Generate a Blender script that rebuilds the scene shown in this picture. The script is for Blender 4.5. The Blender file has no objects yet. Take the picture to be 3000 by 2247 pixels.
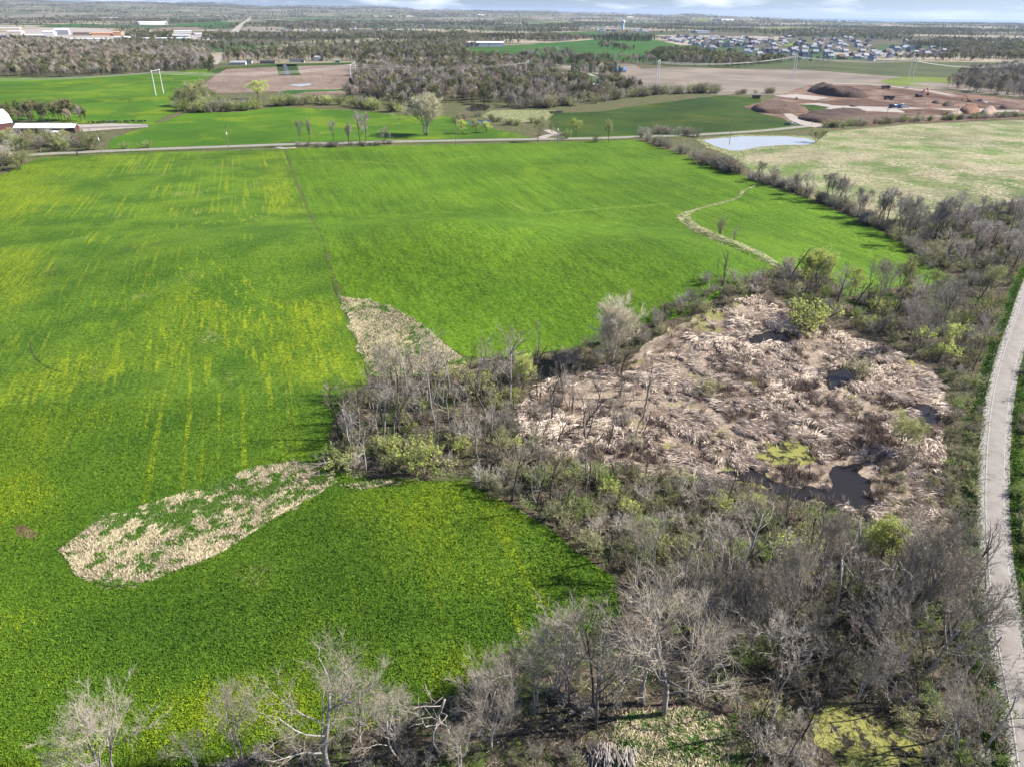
import bpy, math, random
import numpy as np
from mathutils import Vector, Matrix
from mathutils.geometry import delaunay_2d_cdt

SC = bpy.context.scene
COL = SC.collection
R = math.radians
rng = np.random.default_rng(7)
random.seed(7)

# ------------------------------------------------------------------ camera, sun, sky, exposure
IMG_W, IMG_H, FPX = 3000.0, 2247.0, 2142.0
CAM_H, PITCH, ROLL = 72.0, R(26.9), R(0.6)
cam_data = bpy.data.cameras.new('camera')
cam = bpy.data.objects.new('camera', cam_data)
COL.objects.link(cam)
cam.matrix_world = (Matrix.Translation((0, 0, CAM_H)) @ Matrix.Rotation(math.pi/2 - PITCH, 4, 'X')
                    @ Matrix.Rotation(ROLL, 4, 'Z'))
cam_data.sensor_fit = 'HORIZONTAL'
cam_data.sensor_width = 36.0
cam_data.lens = 36.0 * FPX / IMG_W
cam_data.clip_start = 0.5
cam_data.clip_end = 120000.0
SC.camera = cam

SUN_EL, SUN_AZ = R(38), R(7)            # azimuth counted from +X towards +Y
sun_vec = Vector((math.cos(SUN_EL)*math.cos(SUN_AZ), math.cos(SUN_EL)*math.sin(SUN_AZ), math.sin(SUN_EL)))
sd = bpy.data.lights.new('sun', 'SUN'); sd.energy = 5.0; sd.angle = R(0.5); sd.color = (1.0, 0.95, 0.87)
sun = bpy.data.objects.new('sun', sd); COL.objects.link(sun)
sun.rotation_euler = sun_vec.to_track_quat('Z', 'Y').to_euler()

SC.view_settings.view_transform = 'Standard'
SC.view_settings.look = 'None'
SC.view_settings.gamma = 1.0
SC.view_settings.exposure = 1.26
try: SC.view_settings.use_curve_mapping = False
except Exception: pass
SC.cycles.max_bounces = 5
SC.cycles.diffuse_bounces = 2
SC.cycles.glossy_bounces = 2
SC.cycles.transmission_bounces = 2
SC.cycles.transparent_max_bounces = 4
SC.cycles.volume_bounces = 0
SC.cycles.caustics_reflective = False
SC.cycles.caustics_refractive = False

W = bpy.data.worlds.new('World'); SC.world = W; W.use_nodes = True
nt = W.node_tree; nt.nodes.clear()
def wn(t, **k):
    n = nt.nodes.new(t)
    for a, b in k.items(): setattr(n, a, b)
    return n
sky = wn('ShaderNodeTexSky', sky_type='NISHITA'); sky.sun_disc = False
sky.sun_elevation = SUN_EL; sky.sun_rotation = math.pi/2 - SUN_AZ
sky.altitude = 200; sky.air_density = 1.0; sky.dust_density = 0.4; sky.ozone_density = 2.0
tc = wn('ShaderNodeTexCoord')
mp = wn('ShaderNodeMapping'); mp.inputs['Scale'].default_value = (7, 7, 46)
cn = wn('ShaderNodeTexNoise'); cn.inputs['Scale'].default_value = 1.0; cn.inputs['Detail'].default_value = 6; cn.inputs['Roughness'].default_value = 0.55
cr = wn('ShaderNodeValToRGB'); cr.color_ramp.elements[0].position = 0.54; cr.color_ramp.elements[1].position = 0.74
mix = wn('ShaderNodeMixRGB'); mix.inputs['Color2'].default_value = (10.5, 10.9, 12.0, 1)
tint = wn('ShaderNodeMixRGB', blend_type='MULTIPLY'); tint.inputs['Fac'].default_value = 1.0; tint.inputs['Color2'].default_value = (0.47, 0.62, 1.0, 1)
bg = wn('ShaderNodeBackground'); bg.inputs['Strength'].default_value = 0.062
wo = wn('ShaderNodeOutputWorld')
L = nt.links.new
L(tc.outputs['Generated'], mp.inputs['Vector']); L(mp.outputs['Vector'], cn.inputs['Vector'])
L(cn.outputs['Fac'], cr.inputs['Fac']); L(sky.outputs['Color'], tint.inputs['Color1'])
L(tint.outputs['Color'], mix.inputs['Color1']); L(cr.outputs['Color'], mix.inputs['Fac'])
L(mix.outputs['Color'], bg.inputs['Color']); L(bg.outputs['Background'], wo.inputs['Surface'])

# ------------------------------------------------------------------ survey: picture point -> ground point
_cm = np.array(cam.matrix_world)[:3, :3]
def ray(px, py):
    d = np.array([(px - IMG_W/2)/FPX, -(py - IMG_H/2)/FPX, -1.0])
    return _cm @ d
def proj(p):
    q = _cm.T @ (np.array(p) - np.array([0, 0, CAM_H]))
    return IMG_W/2 + FPX*q[0]/-q[2], IMG_H/2 - FPX*q[1]/-q[2]
K = 3000/2212.0
_bumps = []
def H(x, y):
    x = np.asarray(x, float); y = np.asarray(y, float)
    z = np.zeros(np.broadcast(x, y).shape)
    for cx, cy, sx, sy, a, amp in _bumps:
        c, s = math.cos(a), math.sin(a)
        u = (x-cx)*c + (y-cy)*s; v = -(x-cx)*s + (y-cy)*c
        z = z + amp*np.exp(-0.5*((u/sx)**2 + (v/sy)**2))
    # far ridges, higher to the west; the land falls to the lake in the east
    d = np.hypot(x, y); az = np.arctan2(x, np.maximum(y, 1.0))
    t = np.clip((d-5500)/9000.0, 0, 1); t = t*t*(3-2*t)
    lift = np.clip(0.62 - az*1.35, 0.0, 1.25)
    z = z + t*(34 + 96*lift + 10*np.sin(az*31+1)+7*np.sin(az*67)+6*np.sin(d/900.0+az*9))*np.clip((0.42-az)*6, 0, 1)
    sh = shore_dist(x, y)
    return z - 55*np.clip(sh/900.0, 0, 1)
SHORE = ((2600.0, 11500.0), (9500.0, 8600.0))
def shore_dist(x, y):
    (ax, ay), (bx, by) = SHORE
    dx, dy = bx-ax, by-ay; n = math.hypot(dx, dy)
    return (-(x-ax)*dy + (y-ay)*dx)/n
def P(px, py):
    """ground point seen at a picture point: first crossing of the terrain"""
    d = ray(px, py); n = math.hypot(d[0], d[1])
    t = np.concatenate([np.arange(40, 800, 4.0), np.geomspace(800, 40000, 1500)])/n
    below = np.nonzero(CAM_H + d[2]*t < H(d[0]*t, d[1]*t))[0]
    i = below[0] if len(below) else len(t)-1
    lo, hi = t[max(i-1, 0)], t[i]
    for _ in range(24):
        m = (lo+hi)/2
        if CAM_H + d[2]*m < float(H(d[0]*m, d[1]*m)): hi = m
        else: lo = m
    return np.array([d[0]*hi, d[1]*hi, float(H(d[0]*hi, d[1]*hi))])
def V(x, y): return P(x*K, y*K)
def plane0(x, y):
    d = ray(x*K, y*K); t = CAM_H/-d[2]; return d[0]*t, d[1]*t
# rolling ground of the two near fields: (place in view, half widths, turn, height)
for vx, vy, sx, sy, a, amp in [(985, 568, 25, 30, 0.10, 11.0), (1450, 612, 30, 32, -0.15, 10.5), (560, 590, 26, 30, 0.2, 8.0),
                               (250, 640, 24, 30, 0.0, 1.6), (420, 520, 30, 40, 0.2, 2.0), (900, 1250, 16, 22, 0.3, 1.1), (1950, 360, 60, 60, 0, 4.0)]:
    cx, cy = plane0(vx, vy); _bumps.append((cx, cy, sx, sy, a, amp))

# ------------------------------------------------------------------ object helpers
def tag(o, label=None, cat=None, group=None, kind=None):
    if label: o['label'] = label
    if cat: o['category'] = cat
    if group: o['group'] = group
    if kind: o['kind'] = kind
    return o
def link(name, data, parent=None):
    o = bpy.data.objects.new(name, data); COL.objects.link(o)
    if parent is not None: o.parent = parent
    return o
def empty(name, loc=(0, 0, 0), rz=0.0, label=None, cat=None, group=None):
    o = link(name, None); o.location = loc; o.rotation_euler = (0, 0, rz); o.empty_display_size = 0.5
    return tag(o, label, cat, group)
def mesh_np(name, v, f, mats, mi=None, tint=None, smooth=False):
    v = np.asarray(v, np.float32); f = np.asarray(f, np.int32)
    me = bpy.data.meshes.new(name)
    me.vertices.add(len(v)); me.vertices.foreach_set('co', v.ravel())
    me.loops.add(f.size); me.loops.foreach_set('vertex_index', f.ravel())
    me.polygons.add(len(f)); k = f.shape[1]
    me.polygons.foreach_set('loop_start', np.arange(0, f.size, k, dtype=np.int32))
    me.polygons.foreach_set('loop_total', np.full(len(f), k, np.int32))
    for m in (mats if isinstance(mats, (list, tuple)) else [mats]): me.materials.append(m)
    if mi is not None: me.polygons.foreach_set('material_index', np.asarray(mi, np.int32))
    if tint is not None:
        a = me.attributes.new('tint', 'FLOAT', 'POINT'); a.data.foreach_set('value', np.asarray(tint, np.float32))
    if smooth: me.polygons.foreach_set('use_smooth', np.ones(len(f), bool))
    me.update(calc_edges=True)
    return me
class TB:
    """collects triangles"""
    def __init__(s): s.v = []; s.f = []; s.m = []; s.t = []; s.n = 0
    def add(s, v, f, m=0, t=0.5):
        v = np.asarray(v, float); f = np.asarray(f, int)
        s.v.append(v); s.f.append(f + s.n); s.m.append(np.full(len(f), m)); s.t.append(np.broadcast_to(np.asarray(t, float), (len(v),))); s.n += len(v)
    def arrays(s): return np.concatenate(s.v), np.concatenate(s.f), np.concatenate(s.m), np.concatenate(s.t)
    def mesh(s, name, mats, tint=False, smooth=False):
        v, f, m, t = s.arrays()
        return mesh_np(name, v, f, mats, m, t if tint else None, smooth)
def box_vf(cx, cy, cz, sx, sy, sz):
    x, y, z = sx/2, sy/2, sz/2
    v = [(cx-x, cy-y, cz-z), (cx+x, cy-y, cz-z), (cx+x, cy+y, cz-z), (cx-x, cy+y, cz-z), (cx-x, cy-y, cz+z), (cx+x, cy-y, cz+z), (cx+x, cy+y, cz+z), (cx-x, cy+y, cz+z)]
    f = [(0, 2, 1), (0, 3, 2), (4, 5, 6), (4, 6, 7), (0, 1, 5), (0, 5, 4), (1, 2, 6), (1, 6, 5), (2, 3, 7), (2, 7, 6), (3, 0, 4), (3, 4, 7)]
    return v, f
def tube_vf(pts, rad, n=5):
    pts = np.asarray(pts, float); k = len(pts)
    d = np.gradient(pts, axis=0); d /= np.linalg.norm(d, axis=1)[:, None] + 1e-9
    ref = np.array([0, 0, 1.0]) if abs(d[0][2]) < 0.8 else np.array([1.0, 0, 0])
    a = np.cross(d, ref); a /= np.linalg.norm(a, axis=1)[:, None] + 1e-9
    b = np.cross(d, a)
    th = np.linspace(0, 2*math.pi, n, endpoint=False)
    rad = np.broadcast_to(np.asarray(rad, float), (k,))
    v = pts[:, None, :] + rad[:, None, None]*(np.cos(th)[None, :, None]*a[:, None, :] + np.sin(th)[None, :, None]*b[:, None, :])
    f = []
    for i in range(k-1):
        for j in range(n):
            p, q = i*n+j, i*n+(j+1) % n
            f += [(p, q, q+n), (p, q+n, p+n)]
    e = (k-1)*n
    for j in range(1, n-1): f += [(0, j+1, j), (e, e+j, e+j+1)]
    return v.reshape(-1, 3), f

# ------------------------------------------------------------------ value noise in numpy
_perm = rng.random((256, 256))
def vnoise(x, y, s):
    x = np.asarray(x)/s; y = np.asarray(y)/s
    xi = np.floor(x).astype(int); yi = np.floor(y).astype(int); fx = x-xi; fy = y-yi
    fx = fx*fx*(3-2*fx); fy = fy*fy*(3-2*fy)
    g = lambda i, j: _perm[i % 256, j % 256]
    return (g(xi, yi)*(1-fx) + g(xi+1, yi)*fx)*(1-fy) + (g(xi, yi+1)*(1-fx) + g(xi+1, yi+1)*fx)*fy
def fbm(x, y, s): return 0.55*vnoise(x, y, s) + 0.28*vnoise(x+37, y-11, s/2.1) + 0.17*vnoise(x-5, y+91, s/4.3)
def in_poly(x, y, poly):
    x = np.asarray(x); y = np.asarray(y); r = np.zeros(x.shape, bool); n = len(poly)
    for i in range(n):
        x1, y1 = poly[i][:2]; x2, y2 = poly[(i+1) % n][:2]
        c = (y1 > y) != (y2 > y)
        with np.errstate(divide='ignore', invalid='ignore'):
            r ^= c & (x < (x2-x1)*(y-y1)/(y2-y1+1e-12)+x1)
    return r

# ------------------------------------------------------------------ materials
class NB:
    def __init__(s, name):
        s.m = bpy.data.materials.new(name); s.m.use_nodes = True; s.t = s.m.node_tree
        s.b = s.t.nodes['Principled BSDF']; s.b.inputs['Roughness'].default_value = 0.85
        s.b.inputs['Specular IOR Level'].default_value = 0.08
        s.obj = s.t.nodes.new('ShaderNodeTexCoord').outputs['Object']
    def link(s, a, b): s.t.links.new(a, b)
    def mapping(s, scale=(1, 1, 1), rz=0.0, src=None):
        n = s.t.nodes.new('ShaderNodeMapping'); n.vector_type = 'TEXTURE' if False else 'POINT'
        n.inputs['Scale'].default_value = scale; n.inputs['Rotation'].default_value = (0, 0, rz)
        s.link(src or s.obj, n.inputs['Vector']); return n.outputs['Vector']
    def noise(s, scale, detail=3, rough=0.55, vec=None, dist=0.0):
        n = s.t.nodes.new('ShaderNodeTexNoise'); n.inputs['Scale'].default_value = scale
        n.inputs['Detail'].default_value = detail; n.inputs['Roughness'].default_value = rough; n.inputs['Distortion'].default_value = dist
        s.link(vec if vec is not None else s.obj, n.inputs['Vector']); return n.outputs['Fac']
    def voro(s, scale, vec=None):
        n = s.t.nodes.new('ShaderNodeTexVoronoi'); n.inputs['Scale'].default_value = scale
        s.link(vec if vec is not None else s.obj, n.inputs['Vector']); return n.outputs['Distance']
    def ramp(s, fac, lo, hi, a=0.0, b=1.0):
        n = s.t.nodes.new('ShaderNodeMapRange'); n.interpolation_type = 'SMOOTHSTEP'
        n.inputs['From Min'].default_value = lo; n.inputs['From Max'].default_value = hi
        n.inputs['To Min'].default_value = a; n.inputs['To Max'].default_value = b
        s.link(fac, n.inputs['Value']); return n.outputs['Result']
    def math(s, op, a, b):
        n = s.t.nodes.new('ShaderNodeMath'); n.operation = op
        for i, q in enumerate((a, b)):
            if isinstance(q, (int, float)): n.inputs[i].default_value = q
            else: s.link(q, n.inputs[i])
        return n.outputs[0]
    def mix(s, fac, a, b, mode='MIX'):
        n = s.t.nodes.new('ShaderNodeMixRGB'); n.blend_type = mode
        for i, q in (('Fac', fac), ('Color1', a), ('Color2', b)):
            if isinstance(q, (int, float)): n.inputs[i].default_value = q
            elif isinstance(q, tuple): n.inputs[i].default_value = (*q, 1)
            else: s.link(q, n.inputs[i])
        return n.outputs['Color']
    def vary(s, col, fac, lo, hi):
        """multiply a colour by a value made from a noise"""
        v = s.ramp(fac, 0.25, 0.75, lo, hi)
        n = s.t.nodes.new('ShaderNodeVectorMath'); n.operation = 'SCALE'
        s.link(col, n.inputs[0]) if not isinstance(col, tuple) else setattr(n.inputs[0], 'default_value', col)
        s.link(v, n.inputs['Scale']); return n.outputs['Vector']
    def attr(s, name='tint'):
        n = s.t.nodes.new('ShaderNodeAttribute'); n.attribute_name = name; return n.outputs['Fac']
    def rand(s): return s.t.nodes.new('ShaderNodeObjectInfo').outputs['Random']
    def bump(s, h, strength, dist):
        n = s.t.nodes.new('ShaderNodeBump'); n.inputs['Strength'].default_value = strength; n.inputs['Distance'].default_value = dist
        s.link(h, n.inputs['Height']); s.link(n.outputs['Normal'], s.b.inputs['Normal'])
    def done(s, col, rough=None):
        if isinstance(col, tuple): s.b.inputs['Base Color'].default_value = (*col, 1)
        else: s.link(col, s.b.inputs['Base Color'])
        if rough is not None: s.b.inputs['Roughness'].default_value = rough
        return s.m
ROW = R(-19)     # heading of the seed rows, east of north negative
def rows(n, across, along): return n.mapping((across, along, 1), 0.0, n.mapping((1, 1, 1), ROW))

def field_mat(name, a, b, mid=0.05, yellow=None, y_amt=(0.55, 0.68), streak=None, straw=None, s_amt=(0.62, 0.75), fine=1.4, bump=0.5, bd=0.25, var=(0.62, 1.32), line=0.0, zone=False):
    n = NB(name)
    col = n.mix(n.ramp(n.noise(mid, 5, 0.6), 0.36, 0.64), a, b)
    col = n.vary(col, n.noise(0.011, 3), 0.82, 1.2)
    if straw:
        col = n.mix(n.math('MULTIPLY', n.ramp(n.noise(0.045, 6, 0.7), *s_amt), n.ramp(n.noise(0.9, 3, 0.6), 0.42, 0.6)), col, straw)
    if yellow:
        patch = n.noise(0.021, 5, 0.62, dist=0.6)
        if zone: patch = n.math('ADD', patch, n.attr('zone'))
        patch = n.ramp(patch, *y_amt)
        pep = n.ramp(n.math('ADD', n.math('MULTIPLY', n.noise(1.7, 4, 0.7), 0.6), n.math('MULTIPLY', n.noise(1.0, 4, 0.65, rows(n, 1.3, 0.09)), 0.4)), 0.42, 0.60)
        col = n.mix(n.math('MULTIPLY', patch, pep), col, yellow)
        if streak:
            st = n.ramp(n.noise(1.0, 4, 0.6, rows(n, streak[0], streak[1])), streak[2], streak[2]+0.09)
            st = n.math('MULTIPLY', st, n.ramp(n.noise(0.022, 4, 0.65), 0.40, 0.60))
            st = n.math('MULTIPLY', st, n.ramp(n.noise(0.9, 4, 0.7), 0.34, 0.56))
            col = n.mix(st, col, yellow)
    f1 = n.noise(fine, 5, 0.7)
    col = n.vary(col, f1, *var)
    if line:
        col = n.vary(col, n.noise(1.0, 3, 0.6, rows(n, 1.1, 0.04)), 1-line, 1+line)
        col = n.vary(col, n.noise(1.0, 2, 0.5, rows(n, 0.22, 0.01)), 1-line*0.6, 1+line*0.6)
        col = n.vary(col, n.noise(3.2, 2, 0.6), 0.8, 1.2)
    h = n.math('ADD', f1, n.math('MULTIPLY', n.noise(0.35, 3), 1.2))
    n.bump(h, bump, bd)
    return n.done(col)
def plain(name, col, rough=0.7, var=0.12, scale=1.5, metal=0.0, spec=0.3):
    n = NB(name); c = n.vary(col, n.noise(scale, 3), 1-var, 1+var)
    n.b.inputs['Metallic'].default_value = metal; n.b.inputs['Specular IOR Level'].default_value = spec
    return n.done(c, rough)
# ------------------------------------------------------------------ terrain
def axis_lines(lo, hi, step, far_lo, far_hi, g=1.16):
    a = list(np.arange(lo, hi+step/2, step)); s = step; x = a[-1]
    while x < far_hi: s = min(s*g, 900); x += s; a.append(x)
    s = step; x = a[0]; b = []
    while x > far_lo: s = min(s*g, 900); x -= s; b.append(x)
    return np.array(b[::-1] + a)
gx = axis_lines(-260, 320, 2.5, -30000, 30000); gy = axis_lines(30, 560, 2.5, -2000, 36000)
XX, YY = np.meshgrid(gx, gy); ZZ = H(XX, YY)
tv = np.stack([XX, YY, ZZ], -1).reshape(-1, 3)
nx, ny = len(gx), len(gy)
ii, jj = np.meshgrid(np.arange(nx-1), np.arange(ny-1)); q = (jj*nx+ii).ravel()
tf = np.stack([q, q+1, q+nx+1, q+nx], 1)
def ground_mat():
    n = NB('dry_grass_ground')
    near = n.mix(n.ramp(n.noise(0.09, 5, 0.65), 0.38, 0.62), (0.105, 0.088, 0.05), (0.06, 0.085, 0.022))
    near = n.mix(n.ramp(n.noise(0.5, 4, 0.65), 0.5, 0.68), near, (0.17, 0.135, 0.095))
    # distant country: a patchwork of pale stubble, pasture and brown plough land
    vec = n.mapping((0.0021, 0.0034, 1), R(12))
    v = n.t.nodes.new('ShaderNodeTexVoronoi'); v.inputs['Scale'].default_value = 1.0; n.link(vec, v.inputs['Vector'])
    sep = n.t.nodes.new('ShaderNodeSeparateColor'); n.link(v.outputs['Color'], sep.inputs[0])
    far = n.mix(n.ramp(sep.outputs[0], 0.35, 0.4), (0.095, 0.085, 0.05), (0.05, 0.085, 0.03))
    far = n.mix(n.ramp(sep.outputs[1], 0.60, 0.64), far, (0.30, 0.255, 0.18))
    far = n.mix(n.ramp(n.noise(0.006, 6, 0.7), 0.5, 0.62), far, (0.06, 0.058, 0.038))
    sx = n.t.nodes.new('ShaderNodeSeparateXYZ'); n.link(n.obj, sx.inputs[0])
    col = n.mix(n.ramp(sx.outputs['Y'], 900, 1500), near, far)
    f = n.noise(1.3, 5, 0.7); col = n.vary(col, f, 0.55, 1.4); n.bump(f, 0.6, 0.3)
    return n.done(col)
ground = link('ground', mesh_np('ground', tv, tf, ground_mat(), smooth=True)); tag(ground, kind='structure')

def smooth_closed(p, it=1):
    for _ in range(it):
        out = []
        for i in range(len(p)):
            a, b = p[i], p[(i+1) % len(p)]
            out += [a*0.75+b*0.25, a*0.25+b*0.75]
        p = out
    return p
def densify(p, ds, closed=True):
    out = []; n = len(p)
    for i in range(n if closed else n-1):
        a, b = p[i], p[(i+1) % n]; k = max(1, int(np.linalg.norm(b-a)/ds))
        out += [a+(b-a)*t/k for t in range(k)]
    if not closed: out.append(p[-1])
    return np.array(out)
def world_poly(pts, smooth=0):
    p = [V(*q)[:2] for q in pts]
    return smooth_closed(p, smooth) if smooth else p
def sheet(name, pts, mat, dz=0.05, spacing=6.0, ds=None, jag=0.0, jag_scale=6.0, smooth=0, zf=None, world=False):
    p = [np.array(q[:2], float) for q in pts] if world else world_poly(pts, smooth)
    b = densify(p, ds or spacing*0.6)
    if jag:
        nb = len(b); t = np.roll(b, -1, 0)-np.roll(b, 1, 0); t /= np.linalg.norm(t, axis=1)[:, None]+1e-9
        o = (fbm(b[:, 0]+17, b[:, 1]-5, jag_scale)-0.5)*2*jag
        b = b + np.stack([-t[:, 1], t[:, 0]], 1)*o[:, None]
    lo, hi = b.min(0), b.max(0)
    x, y = np.meshgrid(np.arange(lo[0]+spacing/2, hi[0], spacing), np.arange(lo[1]+spacing/2, hi[1], spacing))
    x = x.ravel(); y = y.ravel(); m = in_poly(x, y, b)
    x = x[m]; y = y[m]
    co = [Vector((float(q[0]), float(q[1]))) for q in b] + [Vector((float(a), float(c))) for a, c in zip(x, y)]
    r = delaunay_2d_cdt(co, [], [list(range(len(b)))], 1, 1e-4)
    vv = np.array([(q.x, q.y) for q in r[0]]); ff = np.array([f for f in r[2] if len(f) == 3])
    z = H(vv[:, 0], vv[:, 1]) + dz
    if zf is not None: z = z + zf(vv[:, 0], vv[:, 1])
    a, c, d = vv[ff[:, 0]], vv[ff[:, 1]], vv[ff[:, 2]]
    cr = (c[:, 0]-a[:, 0])*(d[:, 1]-a[:, 1])-(c[:, 1]-a[:, 1])*(d[:, 0]-a[:, 0])
    ff[cr < 0] = ff[cr < 0][:, ::-1]
    o = link(name, mesh_np(name, np.column_stack([vv, z]), ff, mat, smooth=True)); tag(o, kind='structure')
    o.data['n'] = len(ff)
    return o
def catmull(p, k=8):
    p = [np.asarray(q, float) for q in p]; p = [2*p[0]-p[1]] + p + [2*p[-1]-p[-2]]; out = []
    for i in range(1, len(p)-2):
        for t in np.linspace(0, 1, k, endpoint=False):
            a, b, c, d = p[i-1], p[i], p[i+1], p[i+2]
            out.append(0.5*(2*b+(c-a)*t+(2*a-5*b+4*c-d)*t*t+(3*b-a-3*c+d)*t**3))
    out.append(p[-2]); return np.array(out)
def ribbon(name, left, right, mat, dz, across=3, jag=0.0, tops=None, kind='structure'):
    n = len(left); rows_ = []
    for j in range(across+1):
        t = j/across; e = left*(1-t)+right*t
        if jag and j in (0, across):
            d = right-left; d /= np.linalg.norm(d, axis=1)[:, None]+1e-9
            e = e + d*((fbm(e[:, 0], e[:, 1], 3.0)-0.5)*2*jag)[:, None]*(1 if j else -1)
        z = H(e[:, 0], e[:, 1])+dz+(tops[j] if tops else 0)
        rows_.append(np.column_stack([e, z]))
    v = np.stack(rows_, 1).reshape(-1, 3); m = across+1
    f = [(i*m+j, i*m+j+1, (i+1)*m+j+1, (i+1)*m+j) for i in range(n-1) for j in range(across)]
    f = np.array(f); a = v[f[0]]; 
    if np.cross(a[1]-a[0], a[2]-a[0])[2] < 0: f = f[:, ::-1]
    o = link(name, mesh_np(name, v, f, mat, smooth=True))
    return tag(o, kind=kind) if kind else o
def band(center, width):
    c = np.asarray(center); t = np.gradient(c, axis=0); t /= np.linalg.norm(t, axis=1)[:, None]
    nrm = np.stack([-t[:, 1], t[:, 0]], 1); w = np.broadcast_to(np.asarray(width, float), (len(c),))[:, None]/2
    return c+nrm*w, c-nrm*w

# colours of crops and grasses (real-world reflectance; two far fields have cloud shadow painted in)
G_DK, G_MD, G_LT = (0.020, 0.075, 0.008), (0.035, 0.112, 0.010), (0.055, 0.165, 0.014)
YEL = (0.175, 0.225, 0.010); STRAW = (0.36, 0.29, 0.20)
M_left = field_mat('alfalfa_field', (0.047, 0.102, 0.009), (0.082, 0.146, 0.012), 0.06, YEL, (0.49, 0.74), (0.75, 0.010, 0.53), (0.20, 0.19, 0.075), (0.58, 0.70), bump=0.8, bd=0.35, var=(0.5, 1.45), zone=True)
M_center = field_mat('winter_wheat', (0.061, 0.126, 0.008), (0.084, 0.154, 0.010), 0.03, (0.145, 0.200, 0.009), (0.56, 0.72), fine=1.1, bump=1.0, bd=0.4, var=(0.6, 1.36), line=0.2)
M_mid = field_mat('hay_field', (0.042, 0.105, 0.007), (0.070, 0.140, 0.009), 0.02, YEL, (0.50, 0.62), None, (0.16, 0.15, 0.06), (0.64, 0.75), fine=0.9, var=(0.7, 1.25))
M_mid2 = field_mat('cloud_shaded_pasture', (0.024, 0.052, 0.008), (0.040, 0.068, 0.009), 0.02, (0.095, 0.095, 0.01), (0.54, 0.66), fine=0.7, var=(0.75, 1.2))  # cloud shadow over the pasture is put into this dark green
M_meadow = field_mat('pale_meadow', (0.215, 0.20, 0.115), (0.105, 0.15, 0.042), 0.028, None, straw=(0.36, 0.31, 0.21), s_amt=(0.44, 0.58), fine=0.5, bump=0.8, bd=0.4, var=(0.6, 1.35))
M_pasture = field_mat('pasture', (0.028, 0.085, 0.013), (0.045, 0.105, 0.016), 0.012, fine=0.3, var=(0.85, 1.12))
M_stubble = field_mat('stubble_field', (0.20, 0.15, 0.115), (0.155, 0.115, 0.088), 0.03, None, straw=(0.26, 0.21, 0.16), s_amt=(0.5, 0.66), fine=0.5, var=(0.82, 1.18), line=0.12)
M_tan = field_mat('tan_field', (0.215, 0.18, 0.145), (0.165, 0.14, 0.11), 0.02, None, straw=(0.15, 0.15, 0.075), s_amt=(0.5, 0.7), fine=0.5, var=(0.82, 1.18))
M_verge = field_mat('verge_grass', (0.04, 0.09, 0.009), (0.085, 0.11, 0.017), 0.15, YEL, (0.62, 0.74), fine=1.8, var=(0.55, 1.4))
M_cloudshade = field_mat('cloud_shaded_field', (0.055, 0.068, 0.03), (0.075, 0.085, 0.03), 0.02, fine=0.4, var=(0.85, 1.15))  # field colour darkened to stand for the cloud shadow lying on it
M_lime = field_mat('lime_field', (0.13, 0.16, 0.03), (0.10, 0.14, 0.025), 0.02, fine=0.4, var=(0.85, 1.15))
M_soil = field_mat('bare_soil', (0.175, 0.105, 0.072), (0.085, 0.05, 0.034), 0.035, None, straw=(0.27, 0.22, 0.18), s_amt=(0.45, 0.62), fine=0.6, bump=0.7, bd=0.5, var=(0.75, 1.25))
def straw_mat():
    n = NB('flattened_straw')
    g = n.ramp(n.noise(0.75, 5, 0.75, dist=0.8), 0.44, 0.54)
    col = n.mix(n.ramp(n.noise(0.8, 4), 0.35, 0.65), (0.40, 0.34, 0.21), (0.30, 0.26, 0.14))
    col = n.mix(g, col, (0.05, 0.105, 0.02))
    f = n.noise(2.2, 5, 0.7); col = n.vary(col, f, 0.6, 1.35); n.bump(f, 0.8, 0.3); return n.done(col)
M_straw = straw_mat()
def marsh_mat():
    n = NB('marsh_bed')
    col = n.mix(n.ramp(n.noise(0.16, 5, 0.7), 0.4, 0.6), (0.31, 0.25, 0.19), (0.15, 0.112, 0.084))
    col = n.mix(n.ramp(n.noise(0.075, 5, 0.7, dist=0.7), 0.54, 0.62), col, (0.20, 0.195, 0.07))
    f = n.noise(1.8, 5, 0.7); col = n.vary(col, f, 0.55, 1.4); n.bump(f, 0.8, 0.35); return n.done(col)
def floor_mat():
    n = NB('thicket_floor')
    col = n.mix(n.ramp(n.noise(0.2, 5, 0.7), 0.4, 0.6), (0.10, 0.078, 0.055), (0.048, 0.046, 0.026))
    col = n.mix(n.ramp(n.noise(0.13, 4, 0.7), 0.53, 0.64), col, (0.07, 0.10, 0.022))
    f = n.noise(1.8, 5, 0.7); col = n.vary(col, f, 0.55, 1.4); n.bump(f, 0.8, 0.3); return n.done(col)
def water_mat(name, col, rough=0.06):
    n = NB(name); n.b.inputs['Specular IOR Level'].default_value = 0.35; n.b.inputs['IOR'].default_value = 1.33
    n.bump(n.noise(0.6, 3), 0.06, 0.05)
    return n.done(col, rough)
M_water = water_mat('pond_water', (0.022, 0.019, 0.016), 0.1); M_skypond = water_mat('sky_toned_pond_water', (0.33, 0.345, 0.35), 0.3)  # second water: reflected sky painted in as a pale base colour
def algae_mat():
    n = NB('algae_mat'); col = n.mix(n.ramp(n.noise(0.5, 5, 0.7), 0.43, 0.50), (0.03, 0.028, 0.018), (0.215, 0.215, 0.06))
    return n.done(n.vary(col, n.noise(3, 3), 0.7, 1.25))
M_algae = algae_mat()

# ---- fields (outlines in view units)
left = sheet('left_field', [(-120, 470), (-120, 420), (20, 372), (80, 343), (300, 331), (612, 323), (640, 398), (672, 470), (700, 540), (728, 640), (770, 740), (806, 830), (790, 880), (745, 960), (800, 1035), (1000, 1036), (1150, 1115), (1330, 1250), (1350, 1330), (1150, 1480), (900, 1560), (500, 1640), (200, 1700), (-120, 1700)], M_left, 0.07, 3.0, jag=1.2, jag_scale=5)
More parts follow.
